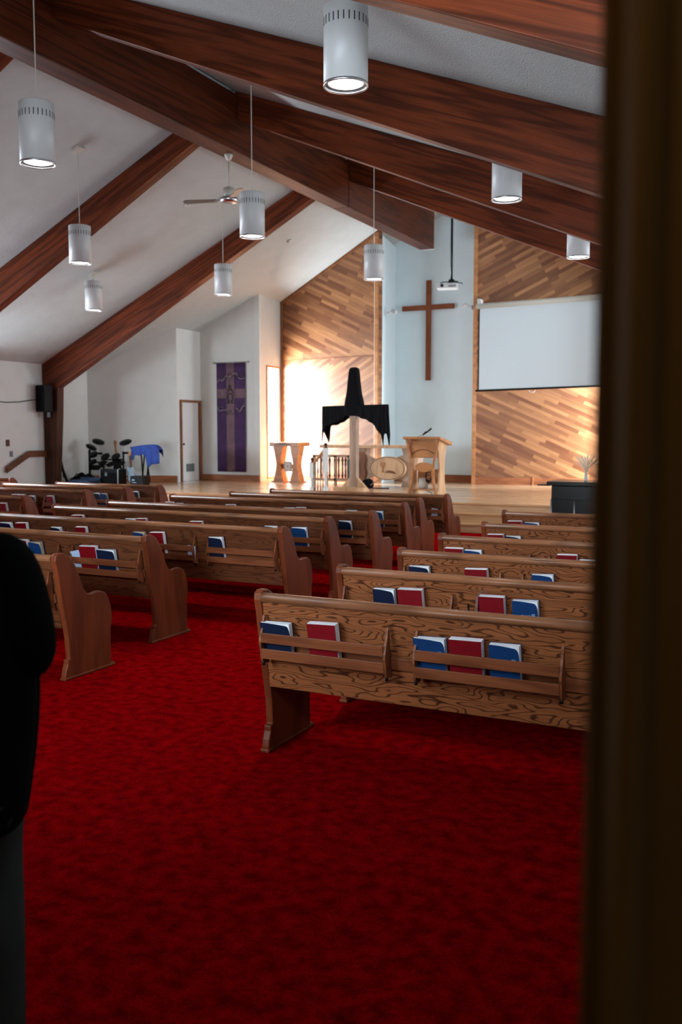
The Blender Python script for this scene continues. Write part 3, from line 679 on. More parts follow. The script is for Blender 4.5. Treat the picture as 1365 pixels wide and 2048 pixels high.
# projector hanging from the right slope in front of the recess
py_ = 19.2; pt = at(905, 437, Y=py_); pb = at(905, 562, Y=py_); ztop = zc(pt.x)
root = empty('projector_mount', (pt.x, py_, ztop), 0, 'black projector mount pole hanging from the ceiling before the recess', 'projector mount')
zb = pb.z - ztop
b = MB(); b.box(-.09, .09, -.09, .09, -.04, 0); b.prism([(-.07, 0), (.07, -.0), (.05, -.26), (-.05, -.26)], 'Y', -.02, .02); b.tube([(.22, 0, -.1), (.05, 0, -.27)], .012, 8); b.build('ceiling_plate', M['blackshell'], root)
MB().tube([(0, 0, -.2), (0, 0, zb)], .026, 14).build('pole', M['blackshell'], root)
b = MB(); b.box(-.05, .05, -.05, .05, zb - .03, zb + .03)
for sx, sy in ((-1, -1), (1, -1), (1, 1), (-1, 1)): b.tube([(0, 0, zb - .01), (sx * .16, sy * .12, zb - .03), (sx * .20, sy * .15, zb - .05)], .010, 6)
b.build('spider_bracket', M['blackshell'], root)
root = empty('projector', (pt.x - .09, py_, pb.z - .165), R_(14), 'white projector hanging under the black pole', 'projector')
MB().box(-.22, .22, -.16, .16, 0, .105).build('housing', M['white'], root, bevel=.012)
MB().tube([(-.10, -.155, .055), (-.10, -.185, .055)], .035, 16).build('lens', M['gloss'], root)
b = MB(); b.box(.03, .19, -.1615, -.15, .03, .045); b.box(.03, .19, -.1615, -.15, .055, .065); b.build('port_panel', M['slot'], root)

# projection screen
sx0, sx1, sy = -6.97, -4.02, 21.28; szt, szb = 4.62, 2.73
root = empty('projection_screen', (sx0, sy, szb), 0, 'large white pull-down projection screen over the right wooden panel', 'projection screen')
Ls = sx1 - sx0
MB().tube([(-.04, 0, szt - szb + .05), (Ls + .04, 0, szt - szb + .10)], .062, 18).build('housing_tube', M['offwhite'], root)
b = MB(); b.prism([(.03, .0), (Ls, .05), (Ls, szt - szb + .08), (.03, szt - szb + .03)], 'Y', .045, .049); b.build('screen_fabric', M['screen'], root)
b = MB(); b.box(.0, .03, .045, .052, 0, szt - szb); b.build('black_border', M['black'], root)
b = MB(); b.tube([(-.05, .047, -.018), (Ls, .047, .035)], .024, 10); b.build('bottom_bar', M['black'], root)
b = MB(); b.tube([(1.31 + .07 * math.cos(a), .04, -.03 + .055 * math.sin(a)) for a in [math.pi + math.pi * k / 8 for k in range(9)]][::-1], .008, 6); b.build('pull_ring', M['white'], root)
b = MB(); b.box(-.02, .05, -.02, .25, szt - szb + .1, szt - szb + .23); b.build('wall_bracket', M['white'], root, bevel=.01)

# banner
by = 20.05 - .03; p = at(431, 727, Y=by); q = at(493, 722, Y=by); r = at(436, 943, Y=by)
bw = at(491, 730, Y=by).x - at(433, 730, Y=by).x; bh = p.z - r.z
root = empty('banner', (at(433, 730, Y=by).x, by, r.z), 0, 'tall purple altar banner with a mauve cross, alpha and omega', 'banner')
MB().tube([(-.07, 0, bh + .01), (bw + .07, 0, bh + .01)], .013, 10).build('hanging_rod', M['nickel'], root)
b = MB()
for x in (-.08, bw + .08): b.lathe([(.01, -.026), (.026, -.015), (.026, .015), (.01, .026)], (x, 0, bh + .01), 12)
b.build('rod_finial', M['nickel'], root)
def wav(x): return .010 * math.sin(x / bw * 9.5 + .5) + .004 * math.sin(x / bw * 23)
rows = [[(bw * i / 30, wav(bw * i / 30) * (1 - .7 * j / 12), bh * j / 12) for i in range(31)] for j in range(13)]
MB().grid(rows).build('cloth', M['purple'], root, solid=.003)
def patch(x0, x1, z0, z1, nx=8, nz=6, off=-.006): return [[(x0 + (x1 - x0) * i / nx, wav(x0 + (x1 - x0) * i / nx) * (1 - .7 * (z0 + (z1 - z0) * j / nz) / bh) + off, z0 + (z1 - z0) * j / nz) for i in range(nx + 1)] for j in range(nz + 1)]
b = MB(); b.grid(patch(bw * .345, bw * .615, 0, bh)); b.grid(patch(0, bw * .345, bh * .675, bh * .765)); b.grid(patch(bw * .615, bw, bh * .675, bh * .765)); b.build('cross_strip', M['mauve'], root, solid=.002)
def line(pts, r_, mat, nm, off=-.022):
    b = MB()
    for pl in pts: b.tube([(x * bw, wav(x * bw) + off, z * bh) for x, z in smooth_poly(pl, 2)], r_, 6)
    return b.build(nm, mat, root)
cx = .485
line([[(.36, .727), (.40, .727), (cx, .80), (cx, .80), (.57, .727), (.62, .727)], [(.42, .752), (.55, .752)]], .010, M['plum'], 'letter_alpha')
line([[(.36, .634), (.44, .634), (.44, .645), (.385, .675), (.40, .71), (cx, .722), (.57, .71), (.585, .675), (.53, .645), (.53, .634), (.61, .634)]], .011, M['plum'], 'letter_omega')
up = [(.02, .86), (.10, .83), (.17, .86), (.24, .905), (.31, .87), (.36, .85), (.45, .91), (.51, .915), (.58, .87), (.66, .90), (.72, .885), (.79, .86), (.86, .885), (.93, .86), (.99, .855)]
up2 = [(.02, .825), (.12, .86), (.22, .83), (.33, .885), (.42, .875), (.50, .87), (.58, .90), (.70, .91), (.76, .865), (.86, .85), (.99, .86)]
dn = [(.02, .625), (.08, .60), (.18, .60), (.27, .595), (.33, .54), (.39, .515), (.45, .575), (.50, .55), (.55, .525), (.60, .55), (.66, .585), (.74, .555), (.80, .565), (.86, .60), (.92, .61), (.98, .63)]
dn2 = [(.02, .60), (.12, .555), (.22, .575), (.32, .565), (.38, .58), (.44, .57), (.52, .53), (.62, .57), (.72, .59), (.80, .545), (.90, .60), (.98, .605)]
line([up, up2, dn, dn2], .010, M['scroll'], 'scrollwork', -.024)
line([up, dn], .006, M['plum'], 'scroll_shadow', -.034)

# left wall: loudspeaker, cable, switch plates, stair handrail
root = empty('loudspeaker', (-15.82, 16.40, 2.2), R_(-12), 'black loudspeaker fixed to the timber post at the left wall', 'loudspeaker')
b = MB(); b.prism([(-.17, -.13), (.19, -.13), (.14, .12), (-.12, .12)], 'Z', 0, .62); b.build('cabinet', M['black'], root, bevel=.012)
MB().box(-.15, .17, -.137, -.131, .03, .59).build('grille', M['cloth'], root)
MB().box(-.03, .05, .02, .10, -.12, .0).build('wall_bracket', M['blackshell'], root)
b = MB(); pts = [(-16.02, 15.0, 2.43), (-16.01, 15.4, 2.40), (-16.01, 15.8, 2.42), (-16.0, 16.1, 2.46), (-15.98, 16.35, 2.50)]
b.tube(pts, .010, 6); tag(b.build('speaker_cable', M['black']), 'black cable drooping along the left wall to the loudspeaker', 'cable')
for (px, py, w, h), m, lb in (((15, 886, .10, .15), 'dark', 'dark brown thermostat plate on the left wall above the handrail'), ((22, 908, .08, .13), 'vent', 'grey switch plate on the left wall above the handrail')):
    p = at(px, py, X=XW0); tag(MB().box(XW0, XW0 + .02, p.y - w/2, p.y + w/2, p.z - h/2, p.z + h/2).build('switch_plate', M[m], bevel=.004), lb, 'switch')
p0, p1, p2 = at(13, 940, X=-15.98), at(58, 908, X=-15.98), at(94, 906, X=-15.98)
root = empty('handrail', (-15.98, p1.y, p1.z), 0, 'brown wooden stair handrail on the left wall beside the stage', 'handrail')
b = MB(); h = .075
b.prism([(p0.y - p1.y, p0.z - p1.z - h), (0, -h), (p2.y - p1.y, -h), (p2.y - p1.y, h), (0, h), (p0.y - p1.y, p0.z - p1.z + h)], 'X', -.02, .02); b.build('rail', wood('rail_wood', (.05, .018, .008), (.15, .05, .02), 'Y', 3, 8, .8, .5, .4, .3), root, bevel=.005)
for yy in (-.45, .35): MB().tube([(-.06, yy, -.03 + min(0, yy * .5)), (0, yy, -.03 + min(0, yy * .5))], .012, 8).build('bracket', M['nickel'], root)

# ================================================================ things on the stage
Zs = STZ
# communion side table by the window
tx, ty = -11.55, 20.35
root = empty('side_table', (tx, ty, Zs), R_(0), 'honey wood table with hourglass legs standing before the bright window', 'table')
MB().box(-.40, .40, -.30, .34, .90, 1.0).build('tabletop', M['honey'], root, bevel=.008)
b = MB()
for k in range(9):
    x = -.25 + k * .055; hgt = .012 + .016 * math.sin(math.pi * k / 8)
    b.box(x, x + .035, -.306, -.298, .93, .93 + hgt * 1.6); b.lathe([(.001, -.304), (.014, -.304), (.014, -.296), (.001, -.296)], (x + .02, 0, .93), 8, Matrix.Rotation(0, 4, 'Z')) if False else None
b.build('carved_motif', M['dark'], root)
def hourglass(w0, w1, h, z0=.0):
    R1 = smooth_poly([(w0, z0), (w0 * .88, z0 + .04), (w1, h * .42), (w1, h * .55), (w0 * .85, h * .93), (w0 * .9, h)], 2)
    return R1 + [(-x, z) for x, z in R1[::-1]]
for x in (-.24, .24):
    b = MB(); b.prism([(p[0] + x, p[1]) for p in hourglass(.15, .055, .90)], 'Y', -.16, .10); b.box(x - .17, x + .17, -.2, .14, 0, .03); b.build('leg', M['honey'], root, bevel=.006)
MB().box(-.30, .30, -.05, .0, .34, .46).build('stretcher', M['honey'], root)
b = MB(); b.box(-.11, .11, -.09, -.05, .27, .52); o = b.build('plaque', M['offwhite'], root, bevel=.004); o['label'] = 'square white plaque with a red mark'
b = MB()
for a in ((-.09, .09, .29, .296), (-.09, .09, .494, .50), (-.09, -.084, .29, .50), (.084, .09, .29, .50)): b.box(a[0], a[1], -.093, -.089, a[2], a[3])
b.box(-.014, .014, -.094, -.089, .385, .42); b.build('plaque_mark', M['red'], o)

# communion table with the oval carving
ox, oy = -8.75, 19.9
root = empty('communion_table', (ox, oy, Zs), 0, 'long pale wood communion table with an oval chalice and bread carving', 'table')
MB().box(-1.55, .98, -.30, .35, .885, .955).build('tabletop', M['ash'], root, bevel=.006)
for x, w in ((-.58, .17), (.72, .24)):
    b = MB(); b.prism([(p[0] + x, p[1]) for p in hourglass(w, w * .42, .885)], 'Y', -.155, .28); b.build('leg', M['grey_ash'], root, bevel=.006)
b = MB(); b.prism(smooth_poly([(-.50, .12), (-.35, .16), (-.1, .26), (.25, .26), (.5, .16), (.70, .10)], 2) + smooth_poly([(.70, .78), (.5, .72), (.25, .62), (-.1, .62), (-.35, .72), (-.50, .80)], 2), 'Y', -.20, -.16); b.build('apron_board', M['grey_ash'], root)
b = MB(); b.prism([(-.62, .10), (-.42, .10), (-.36, .3), (-.40, .45), (-.36, .62), (-.42, .80), (-.62, .80)], 'Y', -.24, -.2); b.build('side_panel', M['trim'], root)
oc = at(775, 937, Y=oy - .3); ocx, ocz = oc.x - ox, oc.z - Zs
def ell(rx, rz, y0, y1, cx=0, cz=0, n=40):
    bb = MB(); bb.prism([(cx + rx * math.cos(2*math.pi*k/n), cz + rz * math.sin(2*math.pi*k/n)) for k in range(n)], 'Y', y0, y1); return bb
ov = ell(.445, .275, -.30, -.20, ocx, ocz).build('oval_plaque', M['ash'], root); 
b = MB(); b.tube([(ocx + .425 * math.cos(2*math.pi*k/40), -.302, ocz + .255 * math.sin(2*math.pi*k/40)) for k in range(41)], .006, 6); b.build('oval_edge_line', M['dark'], ov)
b = MB(); b.prism([(ocx + x, ocz + z) for x, z in smooth_poly([(-.17, .14), (-.17, .06), (-.125, .02), (-.12, -.06), (-.17, -.09), (-.05, -.09), (-.10, -.06), (-.095, .02), (-.05, .06), (-.05, .14)], 1)], 'Y', -.312, -.299); b.build('carved_chalice', M['honey'], ov)
b = MB(); b.prism([(ocx + x, ocz + z) for x, z in smooth_poly([(-.04, -.10), (-.02, -.05), (.08, -.04), (.18, -.07), (.24, -.13), (.10, -.105), (.02, -.10)], 1)], 'Y', -.312, -.299); b.build('carved_bread', M['trim'], ov)

# slatted rack with turned bars behind the railing
root = empty('slatted_stand', (-10.0, 19.75, Zs), 0, 'pale mauve slatted stand with dark turned bars behind the stair railing', 'stand')
b = MB(); b.box(-.55, .42, -.03, .03, .10, .16); b.box(-.55, .42, -.03, .03, .66, .72)
for x in (-.55, -.22, .02, .37): b.box(x, x + .06, -.03, .03, .0, .70)
b.build('frame', M['grey_ash'], root)
for x in (-.33, -.10, .04, .14, .24, .32):
    b = MB(); b.lathe([(.018, .16), (.018, .2), (.032, .22), (.02, .26), (.016, .42), (.022, .55), (.034, .6), (.02, .63), (.018, .66)], (x, -.01, 0), 10); b.build('turned_bar', M['dark'], root)
tag(MB().box(-9.52, -9.42, 19.5, 19.62, Zs, Zs + .62).build('tall_green_book', M['green'], bevel=.006), 'dark teal upright case between the slatted stand and the rough cross', 'case')

# stair railing with newel posts and balusters
ry = 17.35; pA = at(625, 985, Y=ry); pB = at(652, 985, Y=ry)
root = empty('stair_railing', (pA.x, ry, Zs), 0, 'pale painted stair railing with dark finials and a sloping wooden handrail', 'railing')
dx = .32
def newel(x, h, nm):
    b = MB(); b.box(x - .045, x + .045, -.045, .045, 0, .10); b.lathe([(.04, .10), (.028, .14), (.03, h * .35), (.042, h * .42), (.028, h * .46)], (x, 0, 0), 14); b.box(x - .045, x + .045, -.045, .045, h * .46, h)
    o = b.build(nm, M['plaster'], root, bevel=.003)
    MB().lathe([(.04, h), (.04, h + .02), (.018, h + .03), (.042, h + .06), (.030, h + .095), (.004, h + .105)], (x, 0, 0), 14).build('finial', M['dark'], o)
newel(0, .62, 'newel_post'); newel(dx, .93, 'newel_post')
b = MB(); b.prism([(.03, .56), (dx - .03, .86), (dx - .03, .92), (.03, .62)], 'Y', -.03, .03); b.build('handrail', M['honey'], root)
for k in range(4):
    x = .07 + k * .062; hz = .56 + (x / dx) * .32
    b = MB(); b.lathe([(.016, .0), (.016, .06), (.02, .10), (.012, .14), (.012, hz * .55), (.022, hz * .62), (.014, hz * .7), (.014, hz)], (x, 0, 0), 10); b.build('baluster', M['grey_ash'], root)

# rough wooden cross draped in black
cxx, cyy = -8.62, 18.0
root = empty('rough_cross', (cxx, cyy, Zs), 0, 'tall rough pale timber cross standing on a wooden foot, mostly under black cloth', 'cross')
wz = 3.06 - Zs; az = 2.22 - Zs; rot = R_(-22); RM = Matrix.Rotation(rot, 4, 'Z')
MB().box(-.085, .085, -.06, .06, 0, wz).build('upright', M['grey_ash'], root, bevel=.008, rot=(0, 0, rot * .4))
MB().box(-.93, .93, -.07, .07, az - .09, az + .07).build('crossbar', wood('rough_bar', (.24, .15, .10), (.46, .31, .22), 'X', 3, 8, .8, .5, .6, .3), root, bevel=.008, rot=(0, 0, rot))
b = MB()
for s_ in (-1, 1): b.prism([(s_ * .08, 0), (s_ * .36, 0), (s_ * .30, .07), (s_ * .08, .30)], 'Y', -.05, .05)
b.box(-.36, .36, -.30, -.08, 0, .09); b.build('foot', M['ash'], root, bevel=.006)
# the cloth: hangs over the bar as front and back sheets, wraps the upright
def hang(u):   # lower edge below the top of the bar; u = -1..1 along the bar
    P = [(-1.0, .56), (-.97, .78), (-.93, .80), (-.88, .70), (-.85, .47), (-.80, .42), (-.62, .41), (-.50, .36), (-.38, .33), (-.27, .27), (-.18, .22), (-.10, .10), (.0, .15), (.10, .20), (.3, .27), (.48, .31), (.63, .37), (.75, .47), (.86, .58), (.90, .62), (.925, .84), (.96, .84), (.975, .62), (1.0, .56)]
    for (a, ya), (c_, yc) in zip(P, P[1:]):
        if a <= u <= c_: return ya + (yc - ya) * (u - a) / (c_ - a)
    return P[-1][1]
rows = []
NU = 90
for s_, n in ((-1, 12), (1, 12)):
    pass
prof = []
for j in range(13): prof.append((-1, 1 - j / 12))
for j in range(13): prof.append((1, j / 12))
for side, v in prof:
    row = []
    for i in range(NU + 1):
        u = -1 + 2 * i / NU; hgt = hang(u) * v; x = u * 1.0
        flare = .02 * (v ** 1.5) * (1 if u > 0 else -1)
        y = side * (.082 + .012 * v + .02 * v * math.sin(u * 26 + side)) + .006 * math.sin(u * 50)
        y *= min(1, (1.004 - abs(u)) / .03)
        top = az + .085 - (.0 if v > 0 else 0)
        row.append(RM @ Vector((x + flare * (abs(u) > .8), y, top - hgt)))
    rows.append(row)
root2 = empty('black_cloth', (cxx, cyy, Zs), 0, 'black mourning cloth draped over the arms and top of the rough cross', 'cloth')
MB().grid(rows).build('arm_drape', M['cloth'], root2, solid=.008)
b = MB(); rings = [(.105, .085, wz + .02), (.125, .10, wz - .06), (.15, .105, wz - .25), (.19, .11, wz - .5), (.225, .12, az + .22), (.27, .13, az + .02), (.20, .13, az - .14)]
rr = []
for j in range(len(rings)):
    rx, ry_, z = rings[j]; rx *= .86; rr.append([Vector((rx * math.copysign(abs(math.cos(a)) ** .6, math.cos(a)) * (1 + .03 * math.sin(a * 5 + j)), ry_ * math.copysign(abs(math.sin(a)) ** .6, math.sin(a)), z)) for a in [2*math.pi*k/32 for k in range(33)]])
rr.insert(0, [Vector((v.x * .6, v.y * .6, wz + .045)) for v in rr[0]]); rr.insert(0, [Vector((v.x * .05, v.y * .05, wz + .05)) for v in rr[0]])
b.grid(rr); b.build('top_drape', M['cloth'], root2, solid=.006, rot=(0, 0, rot * .4))

# pulpit
pl = at(888, 880, Y=17.2); pll = at(816, 878, Y=17.2)
px0, pyy = -6.62, 17.15
root = empty('pulpit', (px0, pyy, Zs), R_(-4), 'honey wood pulpit with curved open front, lectern top and a microphone on it', 'pulpit')
Hp = 1.10
b = MB(); b.prism([(-.42, Hp), (.30, Hp - .0), (.30, Hp - .055), (-.42, Hp - .055)], 'Y', -.30, .0)
b.bm.free(); b = MB()
b.prism([(-.28, Hp + .03), (.30, Hp - .10), (.30, Hp - .03), (-.28, Hp + .075)], 'X', -.40, .40)
b.build('lectern_top', M['honey'], root, bevel=.006)
sd = smooth_poly([(-.20, 0), (-.17, .12), (-.10, .35), (-.10, .62), (-.15, .85), (-.22, Hp + .02)], 2)
sd2 = smooth_poly([(.24, Hp - .08), (.17, .85), (.13, .62), (.14, .35), (.20, .12), (.24, 0)], 2)
for x in (-.31, .28):
    b = MB(); b.prism(sd + sd2, 'X', x, x + .035); b.build('side_panel', M['ash'], root, bevel=.004)
def frame_arc(side):
    pts = smooth_poly([(side * .34, 0), (side * .30, .12), (side * .25, .35), (side * .255, .60), (side * .30, .85), (side * .36, Hp)], 2)
    inn = [(x - side * .05, z) for x, z in pts[::-1]]; return pts + inn
for s_ in (-1, 1):
    b = MB(); b.prism(frame_arc(s_), 'Y', -.235, -.195); b.build('front_stile', M['honey'], root, bevel=.004)
b = MB(); arc = [(.25 * math.cos(a), .79 + .13 * math.sin(a)) for a in [math.pi * k / 14 for k in range(15)]]
b.prism([(-.29, .76), (-.29, Hp - .02), (.29, Hp - .02), (.29, .76)], 'Y', -.19, -.165); b.build('front_panel', M['honey'], root)
b = MB(); b.tube([(x, -.197, z) for x, z in arc], .009, 6); b.build('arch_molding', M['trim'], root)
b = MB(); b.prism([(-.25, .25), (.25, .25), (.25, .53), (-.25, .53)], 'Y', .10, .125); b.build('back_board', M['honey'], root)
o = ell(.19, .095, -.215, -.19, .03, .58, 30).build('oval_panel', M['honey'], root)
MB().box(-.25, .25, -.15, .15, .12, .15).build('shelf', M['honey'], root)
root2 = empty('microphone', (px0 - .03, pyy - .12, Zs + Hp + .07), R_(18), 'black gooseneck microphone resting on the pulpit top', 'microphone')
MB().tube([(-.12, 0, 0), (-.05, 0, .03), (0, 0, .03), (0, 0, -.01)], .005, 6).build('desk_stand', M['nickel'], root2)
MB().tube([(-.02, 0, .035), (.04, 0, .085), (.075, 0, .10), (.15, 0, .165)], [.012, .022, .015, .019], 10).build('mic_body', M['black'], root2)
b = MB(); cc = Vector((px0 + .10, pyy - .15, Zs + .42))
for q in range(3): b.tube([cc + Vector(((.075 - .012 * q) * math.cos(a), .01 * math.sin(3 * a) - .02 * q, (.11 - .015 * q) * math.sin(a) - .03 * q)) for a in [2 * math.pi * k / 24 for k in range(25)]], .008, 6)
b.tube([cc + Vector((0, 0, -.1)), cc + Vector((-.03, 0, -.2)), cc + Vector((-.06, .02, -.30)), cc + Vector((.05, 0, -.335)), cc + Vector((.1, -.05, -.41))], .007, 6)
tag(b.build('coiled_cable', M['black']), 'coiled black cable hanging inside the open pulpit', 'cable')
MBx = MB(); MBx.lathe([(.05, 0), (.09, .02), (.075, .20), (.05, .21)], n=18); tag(MBx.build('paper_cup_stack', M['offwhite'], loc=(px0 - .08, pyy - .02, Zs + .152)), 'cream conical shade standing in the pulpit shelf', 'shade')
# dark bag and white ball foot of mic stand beneath the oval table
root = empty('camera_bag', (-8.75, 18.95, Zs), R_(20), 'small black equipment bag with strap on the floor before the oval carving', 'bag')
MB().prism(smooth_poly([(-.20, 0), (.12, 0), (.16, .10), (.08, .23), (-.10, .19), (-.20, .05)], 1), 'Y', -.09, .09).build('bag_body', M['cloth'], root, bevel=.01)
MB().tube([(.08, -.1, .08), (.22, -.1, .16), (.40, -.05, .22)], .012, 6).build('strap_handle', M['chrome'], root)
MB().tube([(.0, -.1, .02), (.25, -.15, .012), (.50, -.1, .012)], .012, 6).build('strap', M['black'], root)
tag(MB().lathe([(.01, 0), (.075, .03), (.09, .09), (.07, .15), (.02, .18)], n=18).build('white_vase', M['offwhite'], loc=(-9.05, 18.85, Zs)), 'small round cream vase on the floor right of the cross foot', 'vase')

# grand piano at the right, cut by the door frame
gx, gy = -3.42, 13.9
root = empty('piano', (gx, gy, 0), 0, 'black upright piano seen past the door frame at the right edge', 'piano')
zt = 1.01
b = MB(); b.box(.05, 1.55, .0, .68, .0, zt - .06); b.build('case', M['gloss'], root, bevel=.01)
MB().box(-.02, 1.58, -.02, .70, zt - .06, zt).build('lid', M['gloss'], root, bevel=.008)
b = MB(); b.box(-.20, .0, .12, .62, zt - .075, zt - .055); b.build('side_flap', M['gloss'], root, bevel=.004)
b = MB(); b.box(.07, 1.53, -.05, .0, zt - .26, zt - .24); b.build('ledge', M['gloss'], root, bevel=.003)
for x in (.055, .40, .95):
    MB().tube([(x, -.012, .02), (x, -.012, zt - .26)], .014, 8).build('corner_strip', M['nickel'], root)
# vase of dried grass on it
vx, vy = gx + .50, gy + .3
root = empty('dried_grass_vase', (vx, vy, zt), 0, 'slim white vase of pale dried grass standing on the black piano', 'vase of dried grass')
MB().lathe([(.028, 0), (.032, .02), (.024, .07), (.02, .11), (.027, .12)], n=20).build('vase', M['offwhite'], root)
rnd = random.Random(5)
for part in range(3):
    b = MB()
    for k in range(26):
        a = rnd.uniform(0, 2 * math.pi); sp = rnd.uniform(.04, .21); h = rnd.uniform(.28, .44)
        p0 = Vector((.01 * math.cos(a), .01 * math.sin(a), .10)); p3 = Vector((sp * math.cos(a), sp * math.sin(a), h)); p1 = p0 + Vector((sp * .15 * math.cos(a), sp * .15 * math.sin(a), (h - .1) * .45))
        b.tube([p0, p1, p0.lerp(p3, .78) + Vector((0, 0, .01)), p3], [.0015, .0015, .004, .001], 5, cap=False)
    b.build('grass_bunch', M['wheat'], root)

# ---------------------------------------------------------------- the band's corner, on the left of the stage
def P(px, py, Y): return at(px, py, Y=Y)
DY = 17.75
def sx(px, Y=DY): return at(px, 960, Y=Y).x
def cym(px, py, r, tilt, Y, mat, root, name):
    p = at(px, py, Y=Y); b = MB(); rt = Matrix.Rotation(R_(38), 4, 'Z') @ Matrix.Rotation(R_(26), 4, 'X') @ Matrix.Rotation(tilt, 4, 'Y')
    b.lathe([(.02, .02), (r * .3, .012), (r, -.004), (r, -.016), (.02, -.008)], n=28, rot=rt); return b.build(name, mat, root, loc=p - root.location)
c0 = at(230, 968, Z=Zs)
root = empty('electronic_drum_kit', (sx(225), DY, Zs), 0, 'black electronic drum kit with pads and silver stands on the stage', 'drum kit')
RL0 = root.location
cym(197, 883, .15, R_(14), DY, M['black'], root, 'cymbal_pad'); cym(251, 884, .15, R_(-14), DY, M['black'], root, 'cymbal_pad'); cym(183, 894, .14, R_(26), DY - .1, M['black'], root, 'cymbal_pad')
def stick(pa, pb, r, mat, nm, Y=DY):
    a, c_ = at(*pa, Y=Y) - RL0, at(*pb, Y=Y) - RL0; return MB().tube([a, c_], r, 10).build(nm, mat, root)
stick((196, 888), (196, 930), .016, M['silver'], 'cymbal_stand'); stick((251, 888), (254, 930), .016, M['silver'], 'cymbal_stand'); stick((183, 902), (183, 938), .012, M['silver'], 'cymbal_stand')
stick((179, 900), (180, 955), .03, M['black'], 'rack_leg'); stick((247, 903), (247, 960), .02, M['black'], 'rack_leg')
stick((180, 925), (215, 924), .018, M['black'], 'rack_tube'); stick((202, 919), (248, 919), .018, M['black'], 'rack_tube'); stick((196, 907), (204, 907), .03, M['black'], 'clamp'); stick((246, 906), (256, 906), .03, M['black'], 'clamp')
def pad(px, py, rw, hh_, Y=DY, nm='drum_pad'):
    p = at(px, py, Y=Y) - RL0; MB().lathe([(rw * .8, 0), (rw, .01), (rw, hh_ - .01), (rw * .85, hh_)], p, 20, Matrix.Rotation(R_(35), 4, 'X')).build(nm, M['black'], root)
pad(212, 915, .11, .06); pad(233, 915, .11, .06); pad(189, 912, .10, .08); pad(187, 926, .10, .06); pad(206, 928, .10, .05); pad(222, 930, .10, .04); pad(243, 928, .10, .04)
stick((212, 930), (248, 926), .02, M['black'], 'rack_tube'); MB().box(-.15, .15, -.08, .08, 0, .12).build('sound_module', M['black'], root, loc=at(196, 940, Y=DY) - RL0)
# guitar behind the kit
def guitar(nm, pts_neck, body, Y, lb, bodymat, sc=1.0, lean=0.0):
    n0, n1 = at(*pts_neck[0], Y=Y), at(*pts_neck[1], Y=Y); r = empty(nm, n1, 0, lb, 'guitar'); 
    v = n0 - n1; ang = math.atan2(v.x, v.z)
    Lk = v.length
    b = MB(); b.box(-.022, .022, -.012, .012, 0, Lk * .82); b.build('neck', M['honey'] if nm[0] == 'b' else M['dark'], r, rot=(0, ang, 0))
    b = MB(); b.prism([(-.03, Lk * .82), (.03, Lk * .82), (.045, Lk), (-.02, Lk * 1.04)], 'Y', -.008, .010); 
    for k in range(3):
        for s_ in (-1, 1): b.box(s_ * .05 - .012, s_ * .05 + .012, -.004, .004, Lk * (.86 + .05 * k), Lk * (.875 + .05 * k))
    b.build('headstock', M['honey'], r, rot=(0, ang, 0))
    out = [(0, .02), (.05, .06), (.11, .05), (.13, -.01), (.09, -.09), (.12, -.17), (.15, -.27), (.10, -.36), (0, -.38), (-.10, -.36), (-.15, -.27), (-.12, -.17), (-.09, -.09), (-.14, .00), (-.10, .10), (-.05, .05)]
    b = MB(); b.prism(smooth_poly([(x * sc, z * sc) for x, z in out] , 2), 'Y', -.025, .02); b.build('body', bodymat, r, rot=(0, ang, 0), bevel=.004)
    b = MB(); b.box(-.035 * sc, .035 * sc, -.032, -.024, -.26 * sc, -.24 * sc); b.box(-.035 * sc, .035 * sc, -.032, -.024, -.14 * sc, -.12 * sc); b.build('bridge', M['nickel'], r, rot=(0, ang, 0))
    return r
guitar('bass_guitar', ((230, 882), (234, 922)), None, 18.25, 'bass guitar behind the drums with only its pale headstock and neck showing', M['black'])
guitar('electric_guitar', ((259, 905), (263, 938)), None, 17.4, 'pale and black electric guitar leaning on a stand beside the amplifier', M['cyan'], .85)
root = empty('guitar_stand', (sx(263, 17.5), 17.45, Zs), 0, 'thin metal guitar stand under the electric guitar', 'guitar stand')
MB().tube([(0, .05, .02), (0, .05, .5)], .012, 8).build('tube', M['nickel'], root)
for s_ in (-1, 1): MB().tube([(0, .05, .32), (s_ * .22, -.06, .0)], .012, 8).build('leg', M['nickel'], root)
# amplifier
root = empty('guitar_amplifier', (sx(227, 17.3), 17.3, Zs), 0, 'large square black amplifier with metal edge strips in front of the drums', 'amplifier')
hw = (at(246, 960, Y=17.3) - at(210, 960, Y=17.3)).x / 2; ah = at(228, 938, Y=17.3).z - Zs
MB().box(-hw, hw, -.15, .15, 0, ah).build('cabinet', M['black'], root, bevel=.01)
MB().box(-hw + .04, hw - .04, -.158, -.15, .04, ah - .08).build('grille', M['cloth'], root)
for x in (-hw + .005, hw - .005): MB().box(x - .012, x + .012, -.162, -.148, .0, ah).build('edge_strip', M['nickel'], root)
for x in (-hw + .01, .06, hw - .01): MB().lathe([(.002, 0), (.025, .004), (.025, .02), (.002, .026)], (x, -.1, ah), 10).build('corner_cap', M['chrome'], root)
MB().box(-.12, -.05, -.164, -.158, ah - .16, ah - .08).build('badge', M['vent'], root)
